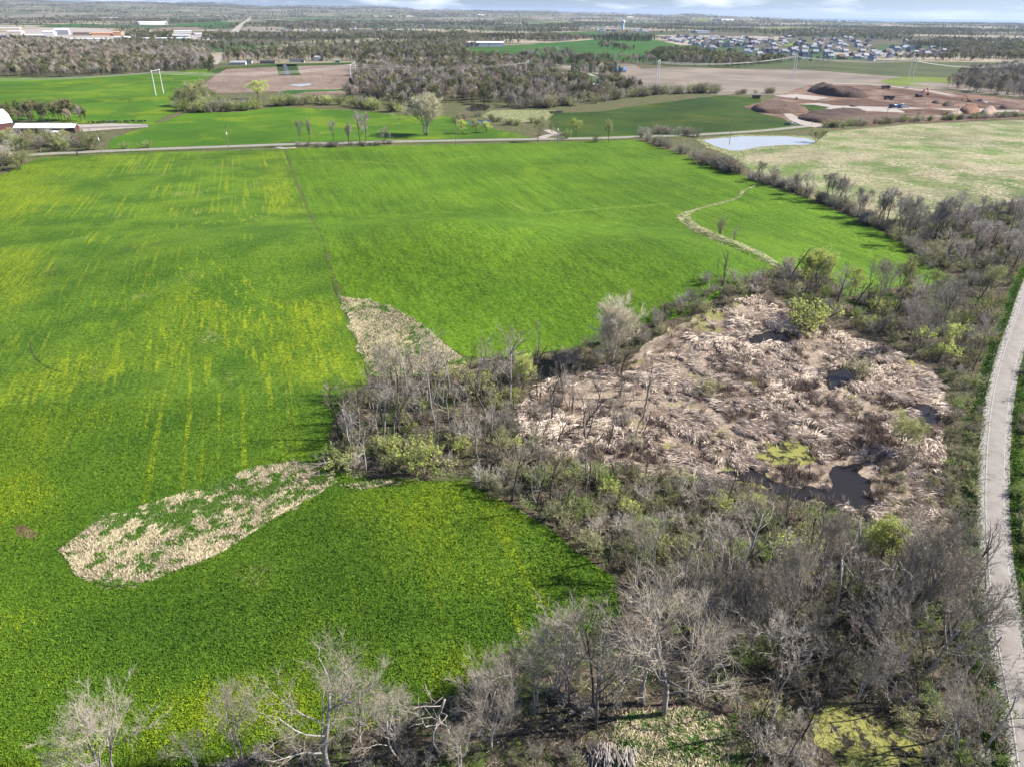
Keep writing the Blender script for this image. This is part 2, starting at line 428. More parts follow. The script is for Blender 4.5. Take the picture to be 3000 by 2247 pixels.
# where the dandelions are thick or thin (view units: place, half size, more or less)
ZONES = [(30, 480, 60, 120, .22), (120, 380, 90, 30, .14), (560, 335, 70, 18, .16), (600, 420, 22, 50, .26), (640, 600, 40, 100, .10), (690, 700, 50, 60, .15), (480, 690, 100, 50, .05), (580, 780, 130, 40, .08), (400, 760, 120, 50, -.06), (60, 620, 90, 40, .16), (150, 800, 70, 60, .1), (60, 960, 80, 140, .13), (330, 610, 80, 40, .10), (900, 1090, 180, 40, .12), (1150, 1200, 80, 60, .10), (60, 1400, 90, 120, .10), (560, 1530, 120, 30, .18), (1000, 1440, 60, 20, .2), (250, 600, 160, 30, -.12), (330, 520, 170, 40, -.22), (530, 470, 90, 30, -.12), (60, 720, 70, 60, -.12), (350, 930, 200, 60, -.08), (500, 1060, 250, 40, -.15), (700, 1330, 220, 70, -.18), (650, 930, 80, 60, -.12), (300, 1330, 200, 60, -.1)]
def zone_at(x, y):
    z = np.zeros(np.shape(x))
    for vx, vy, rx, ry, a in ZONES:
        c = V(vx, vy); ex = V(vx+rx, vy); ey = V(vx, vy-ry); sx = max(abs(ex[0]-c[0]), 3); sy = max(abs(ey[1]-c[1]), 3); sk = (ey[0]-c[0])/max(ey[1]-c[1], 1e-3)
        u = (x-c[0]-sk*(y-c[1]))/sx; v = (y-c[1])/sy; z = z+a*np.exp(-0.7*(u*u+v*v))
    return z
_n = len(left.data.vertices); _co = np.zeros(_n*3, np.float32); left.data.vertices.foreach_get('co', _co); _co = _co.reshape(-1, 3)
_a = left.data.attributes.new('zone', 'FLOAT', 'POINT'); _a.data.foreach_set('value', zone_at(_co[:, 0], _co[:, 1]).astype(np.float32))
sheet('center_field', [(618, 322), (860, 315), (1170, 309), (1375, 303), (1480, 338), (1600, 380), (1640, 396), (1750, 432), (1880, 486), (1960, 535), (2062, 604), (2040, 625), (1960, 620), (1830, 640), (1790, 600), (1700, 572), (1640, 598), (1560, 640), (1480, 680), (1400, 700), (1290, 745), (1100, 775), (1000, 770), (960, 745), (900, 700), (828, 668), (737, 644), (706, 540), (678, 470), (645, 398)], M_center, 0.07, 3.0, jag=1.0, jag_scale=5)
sheet('straw_patch', [(735, 642), (790, 650), (855, 668), (915, 705), (955, 742), (990, 770), (1010, 800), (930, 815), (805, 812), (775, 745)], M_straw, 0.12, 1.4, ds=0.7, jag=2.0, jag_scale=4.0)
sheet('straw_patch', [(130, 1190), (215, 1125), (385, 1070), (555, 1010), (655, 998), (720, 1040), (700, 1062), (600, 1115), (480, 1195), (300, 1266), (240, 1270), (165, 1245)], M_straw, 0.10, 1.2, ds=0.6, jag=2.6, jag_scale=3.5)
sheet('straw_patch', [(735, 1050), (800, 1042), (870, 1040), (860, 1050), (780, 1058)], M_straw, 0.10, 1.6, jag=0.8, jag_scale=2.0)
sheet('thicket_floor', [(725, 905), (770, 860), (806, 812), (1000, 792), (1150, 780), (1290, 742), (1400, 700), (1480, 690), (1560, 640), (1640, 598), (1700, 572), (1790, 602), (1830, 642), (1960, 622), (2040, 626), (2066, 606), (1965, 535), (1884, 486), (1980, 470), (2230, 430), (2230, 600), (2150, 770), (2116, 950), (2110, 1100), (2120, 1300), (2155, 1500), (2175, 1700), (420, 1700), (560, 1610), (780, 1560), (900, 1530), (1010, 1490), (1090, 1410), (1220, 1390), (1345, 1330), (1330, 1245), (1150, 1110), (1010, 1034), (900, 1028), (760, 1034), (690, 1004)], floor_mat(), 0.09, 3.0, jag=1.5, jag_scale=3)
MARSH = [(1120, 870), (1190, 825), (1330, 790), (1400, 740), (1490, 690), (1600, 650), (1640, 640), (1700, 665), (1760, 700), (1900, 750), (2010, 800), (2045, 850), (2030, 960), (2045, 1050), (2040, 1150), (1980, 1165), (1900, 1130), (1760, 1085), (1640, 1050), (1450, 1025), (1330, 1030), (1220, 1000), (1130, 950)]
sheet('marsh', MARSH, marsh_mat(), 0.13, 2.0, jag=1.5, jag_scale=3)
POND = [(1545, 1024), (1570, 1016), (1590, 1019), (1620, 1013), (1652, 1017), (1660, 1034), (1690, 1048), (1722, 1058), (1750, 1052), (1776, 1060), (1800, 1046), (1792, 1028), (1800, 1006), (1826, 1008), (1852, 1000), (1868, 1014), (1852, 1026), (1884, 1042), (1876, 1066), (1892, 1098), (1850, 1108), (1820, 1092), (1790, 1096), (1760, 1078), (1730, 1080), (1700, 1068), (1676, 1066), (1640, 1044), (1600, 1040)]
sheet('water', POND, M_water, 0.17, 1.0, ds=0.5, jag=1.1, jag_scale=2.2, smooth=1)
for pts in ([(1600, 735), (1640, 722), (1690, 718), (1735, 728), (1700, 742), (1640, 748)], [(1775, 820), (1790, 800), (1850, 795), (1855, 815), (1800, 850)], [(1900, 790), (1960, 785), (1970, 800), (1920, 806)], [(1960, 870), (2020, 880), (2040, 925), (1990, 920)]):
    sheet('water', pts, M_water, 0.17, 1.0, ds=0.5, jag=1.2, jag_scale=2.4, smooth=1)
sheet('algae', [(1600, 985), (1660, 960), (1720, 945), (1760, 965), (1770, 1000), (1700, 1010), (1640, 1010)], M_algae, 0.18, 1.5, jag=1.2, jag_scale=2.0)
sheet('algae', [(1745, 1530), (1800, 1518), (1850, 1535), (1900, 1550), (1930, 1585), (1985, 1610), (1990, 1650), (1960, 1700), (1830, 1700), (1810, 1640), (1760, 1610)], M_algae, 0.14, 1.0, jag=0.8, jag_scale=1.6)
sheet('algae', [(1880, 770), (1960, 770), (2000, 810), (1950, 830), (1890, 800)], M_algae, 0.18, 1.5, jag=1.0, jag_scale=2.0)
sheet('clearing', [(1330, 1545), (1480, 1530), (1580, 1560), (1620, 1620), (1600, 1700), (1310, 1700)], M_straw, 0.13, 1.0, jag=0.8, jag_scale=1.6)
# creek strip with dead grass through the wheat, wheel track, washed-out lines
def line_pts(pts, k=8): return catmull([V(*q)[:2] for q in pts], k)
c = line_pts([(1640, 398), (1606, 414), (1590, 430), (1510, 452), (1478, 466), (1490, 484), (1540, 508), (1600, 530), (1650, 556), (1692, 580)])
w = np.interp(np.arange(len(c)), [0, 24, 34, 46, 70], [1.2, 1.8, 5.0, 6.5, 5.0]); l, r = band(c, w); ribbon('creek_strip', l, r, M_straw, 0.14, 4, jag=0.8)
M_track = field_mat('worn_track', (0.045, 0.09, 0.010), (0.10, 0.13, 0.03), 0.2, fine=2.0, var=(0.6, 1.3))
c = line_pts([(617, 326), (640, 398), (672, 468), (703, 540), (731, 640), (772, 742), (800, 812)]); l, r = band(c, 0.7); ribbon('field_track', l, r, M_track, 0.11, 2, jag=0.3)
M_wash = field_mat('washed_soil', (0.16, 0.20, 0.04), (0.075, 0.15, 0.010), 0.2, fine=1.6, var=(0.7, 1.25))
for pts, wd in (([(630, 347), (700, 349), (780, 349), (830, 354), (900, 355), (960, 347), (1035, 338)], 1.6), ([(1105, 440), (1130, 452), (1170, 462), (1220, 458), (1300, 452), (1400, 445), (1460, 440)], 1.8), ([(1390, 380), (1440, 398), (1465, 420)], 0.8)):
    l, r = band(line_pts(pts), wd); ribbon('washed_line', l, r, M_wash, 0.10, 2, jag=0.9)
M_gully = field_mat('gully_soil', (0.03, 0.05, 0.01), (0.06, 0.075, 0.025), 0.4, fine=2.0, var=(0.6, 1.3))
l, r = band(line_pts([(92, 690), (80, 715), (66, 742), (72, 768), (95, 790), (135, 806)]), 0.3); ribbon('gully', l, r, M_gully, 0.10, 2, jag=0.4)
sheet('worn_patch', [(28, 1138), (50, 1132), (80, 1150), (70, 1168), (45, 1160)], M_soil, 0.10, 1.0, jag=0.8, jag_scale=1.5)

# country beyond the crossing road
def far_sheet(name, pts, mat, dz, sp, jag=3.0, js=14): return sheet(name, pts, mat, dz, sp, jag=jag, jag_scale=js)
far_sheet('hay_field', [(-140, 172), (0, 168), (140, 170), (330, 160), (450, 150), (465, 158), (415, 190), (385, 240), (330, 268), (320, 273), (60, 262), (-140, 262)], M_mid, 0.10, 14)
far_sheet('hay_field', [(230, 322), (250, 296), (320, 275), (400, 246), (520, 243), (600, 232), (740, 239), (880, 250), (950, 250), (1120, 292), (1160, 300), (860, 304), (620, 311), (300, 326)], M_mid, 0.10, 10)
far_sheet('cloud_shaded_pasture', [(1190, 268), (1195, 246), (1290, 243), (1400, 226), (1560, 207), (1640, 212), (1660, 240), (1715, 268), (1700, 280), (1510, 288), (1360, 297), (1230, 296)], M_mid2, 0.10, 10)
MEADOW = [(1590, 345), (1640, 320), (1760, 312), (1790, 285), (1960, 270), (2100, 264), (2300, 258), (2300, 470), (2130, 470), (2000, 468), (1890, 480), (1760, 432), (1650, 393)]
far_sheet('pale_meadow', MEADOW, M_meadow, 0.08, 8, 1.5, 6)
sheet('pale_pond', [(1518, 304), (1600, 296), (1700, 296), (1742, 300), (1760, 307), (1745, 314), (1690, 315), (1640, 318), (1600, 327), (1572, 326), (1545, 317)], M_skypond, 0.16, 6, jag=1.5, jag_scale=5)
sheet('pond_margin', [(1505, 303), (1600, 292), (1750, 295), (1775, 306), (1760, 316), (1680, 320), (1620, 330), (1600, 352), (1560, 332), (1530, 322)], M_straw, 0.12, 5, jag=2.0, jag_scale=5)
far_sheet('stubble_field', [(438, 186), (470, 160), (490, 148), (592, 144), (640, 142), (765, 139), (772, 176), (735, 200), (700, 194), (560, 200), (470, 203)], M_stubble, 0.10, 14)
far_sheet('stubble_field', [(600, 208), (660, 199), (745, 197), (745, 214), (640, 222)], M_stubble, 0.12, 10)
far_sheet('yard_lawn', [(597, 141), (612, 140), (640, 140), (648, 160), (650, 163), (602, 164)], M_mid2, 0.16, 8, 0.6)
far_sheet('yard_lawn', [(455, 156), (470, 148), (600, 139), (760, 136), (762, 140), (600, 145), (490, 150), (468, 162)], M_mid2, 0.16, 8, 1.0)
sheet('drive', [(611, 140.5), (618.5, 140.5), (628, 162.5), (616, 163)], plain('dark_asphalt', (0.06, 0.065, 0.075)), 0.24, 5, jag=0)
far_sheet('pale_pond', [(622, 185), (640, 183), (672, 182), (672, 185), (650, 188)], M_skypond, 0.20, 5, 0.8, 6)
far_sheet('green_strip', [(600, 205), (620, 196), (745, 194), (745, 197), (660, 200), (610, 210)], M_pasture, 0.16, 8, 1.0)
far_sheet('pasture', [(985, 112), (1010, 106), (1080, 103), (1140, 97), (1265, 88), (1300, 84), (1400, 84), (1560, 118), (1575, 130), (1420, 136), (1300, 128), (1200, 133), (1090, 128), (1020, 124)], M_pasture, 0.20, 30, 4.0, 20)
far_sheet('pasture', [(1290, 118), (1290, 104), (1560, 112), (1575, 130), (1440, 135)], M_pasture, 0.28, 30, 4.0, 20)
far_sheet('pasture', [(1180, 168), (1250, 158), (1290, 161), (1345, 177), (1290, 182), (1210, 180)], M_pasture, 0.15, 12, 2.0, 12)
far_sheet('tan_field', [(1200, 146), (1300, 138), (1370, 140), (1385, 150), (1460, 146), (1600, 150), (1740, 152), (1960, 168), (2060, 178), (2050, 192), (1900, 196), (1750, 190), (1690, 206), (1560, 206), (1400, 196), (1340, 176)], M_tan, 0.13, 16, 3.0, 16)
far_sheet('cloud_shaded_field', [(1740, 152), (1700, 138), (1840, 133), (2220, 136), (2330, 160), (2230, 172), (2060, 178), (1960, 168)], M_cloudshade, 0.16, 18, 3.0, 16)
far_sheet('lime_field', [(1900, 176), (1960, 166), (2060, 169), (2055, 180), (2040, 190), (1930, 186)], M_lime, 0.24, 12, 2.0, 12)
far_sheet('construction_ground', [(1605, 232), (1660, 218), (1690, 205), (1740, 186), (1860, 182), (1990, 192), (2250, 222), (2280, 252), (2100, 262), (1960, 266), (1880, 272), (1760, 272), (1715, 268), (1690, 258), (1650, 248)], M_soil, 0.18, 8, 1.5, 8)
far_sheet('green_patch', [(1690, 232), (1700, 226), (1760, 228), (1792, 233), (1770, 243), (1735, 240)], M_mid2, 0.26, 8, 1.0, 8)
far_sheet('graded_lot', [(2060, 182), (2000, 178), (1960, 182), (2240, 216), (2240, 210)], M_tan, 0.26, 12, 1.0, 8)
M_pale = plain('pale_gravel', (0.30, 0.265, 0.225), 0.9, 0.2, 0.3)
M_dark = field_mat('turned_soil', (0.075, 0.045, 0.03), (0.12, 0.072, 0.05), 0.06, fine=0.7, bump=0.8, bd=0.6, var=(0.7, 1.25))
for pts in ([(1760, 222), (1830, 216), (1920, 222), (1990, 232), (1900, 232), (1800, 229)], [(1880, 190), (1960, 196), (2060, 212), (2200, 230), (2120, 226), (1960, 206)], [(1940, 238), (2010, 236), (2080, 243), (2030, 248), (1960, 246)], [(2080, 226), (2150, 230), (2220, 238), (2140, 240)], [(1840, 247), (1900, 244), (1990, 250), (1900, 254)], [(1640, 226), (1680, 220), (1700, 224), (1670, 232)]):
    far_sheet('turned_soil', pts, M_dark, 0.30, 6, 2.0, 7)
far_sheet('haul_road', [(1690, 247), (1716, 268), (1760, 277), (1790, 274), (1740, 262), (1705, 246)], M_pale, 0.26, 8, 1.0, 6)
far_sheet('haul_road', [(1690, 228), (1800, 222), (2000, 236), (2200, 236), (2200, 243), (1980, 246), (1800, 238), (1720, 236)], M_pale, 0.24, 8, 2.0, 10)
far_sheet('haul_road', [(1670, 208), (1720, 204), (1790, 212), (1760, 218), (1700, 212)], M_pale, 0.24, 8, 1.0, 6)
far_sheet('reed_bed', [(1040, 252), (1060, 240), (1110, 238), (1200, 240), (1180, 262), (1100, 268)], M_straw, 0.12, 6, 2.0, 6)
for pts in ([(1005, 236), (1030, 226), (1060, 230), (1050, 240), (1015, 242)], [(1020, 262), (1060, 260), (1050, 270), (1010, 270)], [(880, 229), (905, 228), (905, 233), (885, 234)], [(1185, 242), (1215, 240), (1215, 246), (1190, 247)]):
    far_sheet('water', pts, M_water, 0.2, 5, 1.0, 5)
# far clearings that show between the woods
for i, (pts, mat) in enumerate([
    ([(80, 58), (160, 52), (230, 54), (160, 60)], M_pasture), ([(370, 55), (470, 48), (560, 47), (600, 52), (500, 56), (400, 60)], M_pasture), ([(560, 44), (660, 40), (760, 41), (690, 47), (600, 50)], M_pasture),
    ([(1120, 52), (1200, 46), (1230, 48), (1180, 56)], M_lime), ([(1190, 72), (1300, 68), (1290, 78), (1200, 80)], M_pasture), ([(1620, 64), (1700, 60), (1770, 62), (1720, 68), (1640, 68)], M_lime), ([(1480, 44), (1600, 42), (1640, 45), (1520, 48)], M_lime),
    ([(1530, 92), (1560, 88), (1640, 92), (1600, 98)], M_pasture), ([(1650, 92), (1720, 90), (1770, 96), (1700, 102)], M_lime), ([(470, 66), (540, 60), (620, 62), (560, 70)], M_tan), ([(330, 62), (420, 58), (440, 64), (360, 68)], M_stubble),
    ([(0, 36), (120, 30), (160, 34), (30, 42)], M_tan), ([(860, 40), (1000, 38), (1100, 42), (980, 46)], M_tan), ([(1130, 38), (1290, 36), (1310, 40), (1160, 43)], M_tan), ([(180, 100), (230, 98), (290, 100), (220, 106)], M_stubble), ([(610, 47), (720, 45), (760, 48), (650, 52)], M_stubble)]):
    far_sheet('clearing', pts, mat, 0.5, 60, 6.0, 40)

far_sheet('yard', [(-40, 84), (0, 72), (60, 64), (140, 60), (190, 62), (270, 70), (268, 90), (180, 92), (100, 92), (0, 90)], M_pale, 0.5, 20, 4, 20)
far_sheet('yard', [(380, 88), (400, 76), (440, 72), (460, 80), (450, 88)], M_pale, 0.5, 20, 4, 20)
# ---- roads
M_asph = NB('worn_asphalt'); _c = M_asph.mix(M_asph.ramp(M_asph.noise(0.35, 4, 0.6), 0.35, 0.65), (0.215, 0.195, 0.172), (0.26, 0.237, 0.213))
_c = M_asph.vary(_c, M_asph.noise(6, 4), 0.86, 1.12); M_asph = M_asph.done(_c)
M_grav = NB('gravel_shoulder'); _c = M_grav.mix(M_grav.ramp(M_grav.noise(1.2, 4, 0.7), 0.4, 0.6), (0.30, 0.28, 0.255), (0.235, 0.217, 0.195)); _c = M_grav.vary(_c, M_grav.noise(5, 4, 0.7), 0.8, 1.18); M_grav = M_grav.done(_c)
LE = catmull([V(*q)[:2] for q in [(2290, 460), (2250, 535), (2209, 610), (2180, 690), (2150, 772), (2128, 860), (2116, 950), (2110, 1050), (2111, 1150), (2120, 1300), (2136, 1420), (2157, 1540), (2172, 1657), (2190, 1800)]], 10)
RE = catmull([V(*q)[:2] for q in [(2340, 465), (2302, 540), (2262, 620), (2230, 700), (2207, 780), (2190, 870), (2183, 960), (2181, 1050), (2183, 1140), (2198, 1280), (2220, 1390), (2246, 1500), (2276, 1657), (2305, 1800)]], 10)
ribbon('road_shoulder', LE, RE, M_grav, 0.16, 8, jag=0.10)
ribbon('road', LE*0.76+RE*0.24, LE*0.16+RE*0.84, M_asph, 0.20, 6, tops=[0, 0.03, 0.05, 0.06, 0.05, 0.03, 0])
M_line = plain('faded_edge_paint', (0.38, 0.37, 0.36), 0.8, 0.25, 2.0)
ribbon('road_marking', LE*0.742+RE*0.258, LE*0.722+RE*0.278, M_line, 0.226, 1)
ribbon('road_marking', LE*0.192+RE*0.808, LE*0.178+RE*0.822, M_line, 0.226, 1)
o = RE-LE; o /= np.linalg.norm(o, axis=1)[:, None]
ribbon('verge', LE-o*2.6, LE+o*0.2, M_verge, 0.13, 3, jag=0.6); ribbon('verge', RE-o*0.2, RE+o*2.4, M_verge, 0.13, 3, jag=0.6)
ribbon('roadside_ground', RE+o*2.0, RE+o*60, floor_mat(), 0.11, 8)
CR = line_pts([(-60, 346), (80, 335), (200, 329), (330, 323.5), (500, 317.5), (620, 313), (740, 310), (860, 307), (1000, 304.5), (1170, 301.5), (1280, 300), (1400, 296), (1510, 292), (1640, 284), (1740, 274), (1850, 262), (2000, 254), (2250, 244)], 10)
l, r = band(CR, 7.5); ribbon('road_shoulder', l, r, M_grav, 0.16, 2, jag=0.3)
l, r = band(CR, 5.6); ribbon('road', l, r, M_asph, 0.20, 4, tops=[0, 0.03, 0.05, 0.03, 0])
l, r = band(CR, 15); ribbon('verge', l, r, M_verge, 0.12, 4, jag=0.8)
l, r = band(line_pts([(1168, 300), (1184, 294), (1200, 292), (1192, 287), (1180, 282)]), 6); ribbon('lane', l, r, M_pale, 0.22, 3, jag=0.5)
l, r = band(line_pts([(600, 319), (612, 322), (640, 320)]), 4); ribbon('lane', l, r, M_pale, 0.22, 2, jag=0.5)
l, r = band(line_pts([(461, 141), (472, 128), (480, 124)]), 12); ribbon('road', l, r, M_pale, 0.5, 2)
l, r = band(line_pts([(505, 72), (515, 60), (528, 50), (540, 40)]), 26); ribbon('road', l, r, M_pale, 0.8, 2)
l, r = band(line_pts([(1195, 140), (1230, 146), (1265, 158), (1285, 166), (1345, 184)]), 6); ribbon('lane', l, r, M_pale, 0.3, 2)
l, r = band(line_pts([(2060, 208), (1990, 196), (1880, 184), (1800, 182)]), 9); ribbon('haul_road', l, r, M_pale, 0.34, 2)
# lake on the horizon
lake = link('lake', mesh_np('lake', [(-4000, 4000, -32), (32000, 4000, -32), (32000, 39500, -32), (-4000, 39500, -32)], [(0, 1, 2, 3)], water_mat('lake_water', (0.10, 0.17, 0.19), 0.25)))
tag(lake, kind='structure')

# ---- land kept free of the far woods, and the woods that stand close enough to be read one by one (view units)
OPEN = [[(-140, 172), (0, 166), (140, 168), (330, 158), (455, 150), (415, 190), (385, 240), (330, 268), (60, 264), (-140, 264)], [(430, 196), (470, 140), (770, 130), (780, 214), (600, 226)],
    [(985, 113), (1010, 104), (1080, 101), (1140, 95), (1265, 86), (1300, 82), (1400, 82), (1560, 116), (1575, 131), (1420, 138), (1300, 130), (1200, 134), (1090, 129), (1020, 125)],
    [(1180, 170), (1195, 145), (1300, 136), (1370, 138), (1460, 144), (1600, 148), (1700, 136), (1840, 131), (2240, 134), (2330, 160), (2300, 260), (1600, 260), (1560, 208), (1400, 198), (1290, 184)],
    [(-60, 84), (-60, 66), (60, 60), (200, 62), (272, 72), (275, 92), (140, 92)], [(300, 56), (365, 44), (372, 56), (310, 62)], [(370, 88), (375, 66), (440, 64), (440, 90)],
    [(498, 80), (512, 60), (526, 48), (538, 40), (546, 40), (534, 52), (522, 64), (516, 80)], [(456, 142), (466, 126), (484, 122), (480, 140)],
    [(1420, 86), (1400, 78), (1560, 72), (1700, 82), (2040, 104), (2050, 126), (1900, 133), (1640, 130), (1540, 112)], [(1250, 72), (1250, 58), (1335, 58), (1400, 66), (1400, 74), (1330, 74)],
    [(80, 58), (160, 52), (230, 54), (160, 60)], [(370, 55), (470, 48), (560, 47), (600, 52), (500, 56), (400, 60)], [(560, 44), (660, 40), (760, 41), (690, 47), (600, 50)], [(1120, 52), (1200, 46), (1230, 48), (1180, 56)], [(1190, 72), (1300, 68), (1290, 78), (1200, 80)],
    [(1620, 64), (1700, 60), (1770, 62), (1720, 68), (1640, 68)], [(1480, 44), (1600, 42), (1640, 45), (1520, 48)], [(1530, 92), (1560, 88), (1640, 92), (1600, 98)], [(470, 66), (540, 60), (620, 62), (560, 70)], [(330, 62), (420, 58), (440, 64), (360, 68)], [(0, 36), (120, 30), (160, 34), (30, 42)], [(860, 40), (1000, 38), (1100, 42), (980, 46)], [(1130, 38), (1290, 36), (1310, 40), (1160, 43)]]
WOODS = [([(-80, 168), (-80, 96), (120, 92), (240, 104), (330, 100), (440, 110), (462, 130), (440, 150), (330, 160), (140, 169)], 2600, (0.88, 0.10, 0.02)), ([(200, 100), (330, 92), (450, 100), (440, 118), (330, 112), (250, 112)], 420, (0.3, 0.55, 0.15)),
    ([(480, 130), (520, 118), (760, 112), (1000, 116), (1020, 128), (960, 134), (760, 132), (600, 134)], 900, (0.35, 0.45, 0.20)),
    ([(762, 196), (775, 150), (850, 146), (960, 142), (1060, 138), (1190, 150), (1180, 172), (1290, 186), (1340, 182), (1400, 198), (1290, 222), (1180, 232), (1110, 236), (990, 222), (860, 232), (780, 220), (740, 218)], 2300, (0.70, 0.17, 0.13)),
    ([(1050, 172), (1150, 168), (1250, 186), (1260, 200), (1150, 200), (1060, 190)], 260, (0.05, 0.1, 0.85)),
    ([(770, 205), (800, 192), (880, 182), (900, 196), (820, 212)], 60, (0.1, 0.1, 0.8)),
    ([(1265, 84), (1330, 78), (1420, 84), (1400, 92), (1300, 90)], 420, (0.02, 0.03, 0.95)), ([(1390, 128), (1420, 114), (1500, 112), (1600, 134), (1610, 142), (1480, 138), (1400, 134)], 420, (0.2, 0.7, 0.1)),
    ([(1120, 138), (1140, 118), (1220, 116), (1262, 128), (1240, 136)], 110, (0.7, 0.15, 0.15)), ([(1215, 158), (1260, 150), (1330, 152), (1345, 170), (1300, 168)], 70, (0.25, 0.35, 0.4)),
    ([(2040, 192), (2075, 160), (2240, 142), (2320, 160), (2300, 226), (2180, 212)], 700, (0.93, 0.05, 0.02)), ([(980, 120), (1010, 104), (1100, 96), (1060, 90), (960, 96), (900, 104)], 700, (0.7, 0.2, 0.1)),
    ([(1290, 104), (1300, 98), (1375, 108), (1360, 114)], 60, (0.4, 0.5, 0.1)), ([(600, 118), (700, 106), (900, 100), (1000, 104), (980, 118), (760, 116)], 900, (0.4, 0.45, 0.15)),
    ([(-40, 262), (110, 258), (200, 262), (160, 268), (20, 270)], 30, (0.3, 0.7, 0.0))]
# ------------------------------------------------------------------ plants: prototypes
def wood_mat(name, a, b, rand_amt=0.35, tint=False, per_obj=True):
    n = NB(name)
    col = n.mix(n.ramp(n.noise(3.0, 3), 0.35, 0.65), a, b)
    if per_obj:
        v = n.ramp(n.rand(), 0.0, 1.0, 1-rand_amt, 1+rand_amt); x = n.t.nodes.new('ShaderNodeVectorMath'); x.operation = 'SCALE'
        n.link(col, x.inputs[0]); n.link(v, x.inputs['Scale']); col = x.outputs['Vector']
    if tint: col = n.vary(col, n.attr(), 0.6, 1.5)
    return n.done(col, 0.9)
M_barkpale = wood_mat('pale_bark', (0.36, 0.33, 0.295), (0.24, 0.215, 0.19), 0.2)
M_barkdark = wood_mat('dark_bark', (0.10, 0.085, 0.07), (0.055, 0.047, 0.04), 0.3)
M_barkmid = wood_mat('grey_bark', (0.20, 0.18, 0.158), (0.115, 0.10, 0.087), 0.3)
M_twigpale = wood_mat('pale_twigs', (0.38, 0.335, 0.265), (0.27, 0.235, 0.185), 0.2)
M_twiggrey = wood_mat('grey_twigs', (0.43, 0.385, 0.33), (0.31, 0.275, 0.235), 0.35)
M_twigbrown = wood_mat('brown_twigs', (0.29, 0.24, 0.19), (0.19, 0.16, 0.125), 0.35)
M_twigolive = wood_mat('olive_twigs', (0.33, 0.31, 0.18), (0.23, 0.215, 0.125), 0.35)
def leaf_mat(name, a, b, rand_amt=0.25, glow=0.5):
    m = wood_mat(name, a, b, rand_amt); t = m.node_tree; bs = t.nodes['Principled BSDF']; out = t.nodes['Material Output']
    tr = t.nodes.new('ShaderNodeBsdfTranslucent'); mx = t.nodes.new('ShaderNodeMixShader'); mx.inputs[0].default_value = glow
    t.links.new(bs.inputs['Base Color'].links[0].from_socket, tr.inputs['Color']); t.links.new(bs.outputs[0], mx.inputs[1]); t.links.new(tr.outputs[0], mx.inputs[2]); t.links.new(mx.outputs[0], out.inputs['Surface'])
    return m
M_leafyel = leaf_mat('young_yellow_leaves', (0.60, 0.66, 0.19), (0.48, 0.55, 0.15))
M_leafgreen = leaf_mat('young_green_leaves', (0.26, 0.38, 0.08), (0.18, 0.28, 0.06))
M_leafsage = leaf_mat('budding_leaves', (0.42, 0.45, 0.18), (0.31, 0.34, 0.13))
M_needle = leaf_mat('needles', (0.03, 0.052, 0.022), (0.02, 0.036, 0.017))

def unit(v): return v/(np.linalg.norm(v)+1e-9)
def turn(d, ang, rnd):
    """a direction at an angle from d, random azimuth"""
    ref = np.array([0, 0, 1.0]) if abs(d[2]) < 0.9 else np.array([1.0, 0, 0])
    a = unit(np.cross(d, ref)); b = np.cross(d, a); t = rnd.uniform(0, 2*math.pi)
    return unit(d*math.cos(ang) + (a*math.cos(t)+b*math.sin(t))*math.sin(ang))
def twig(tb, p, d, L, w, rnd, m=0):
    s = unit(np.cross(d, rnd.normal(size=3))); mid = p + d*L*0.5 + rnd.normal(size=3)*L*0.06; end = mid + unit(d + rnd.normal(size=3)*0.25 + np.array([0, 0, 0.15]))*L*0.5
    tb.add([p-s*w, p+s*w, mid-s*w*0.7, mid+s*w*0.7, end], [(0, 1, 3), (0, 3, 2), (2, 3, 4)], m)
def leaf(tb, p, s, rnd, m=1):
    a = unit(rnd.normal(size=3)); b = unit(np.cross(a, rnd.normal(size=3))); 
    tb.add([p-a*s, p+b*s*0.6, p+a*s, p-b*s*0.6], [(0, 1, 2), (0, 2, 3)], m)
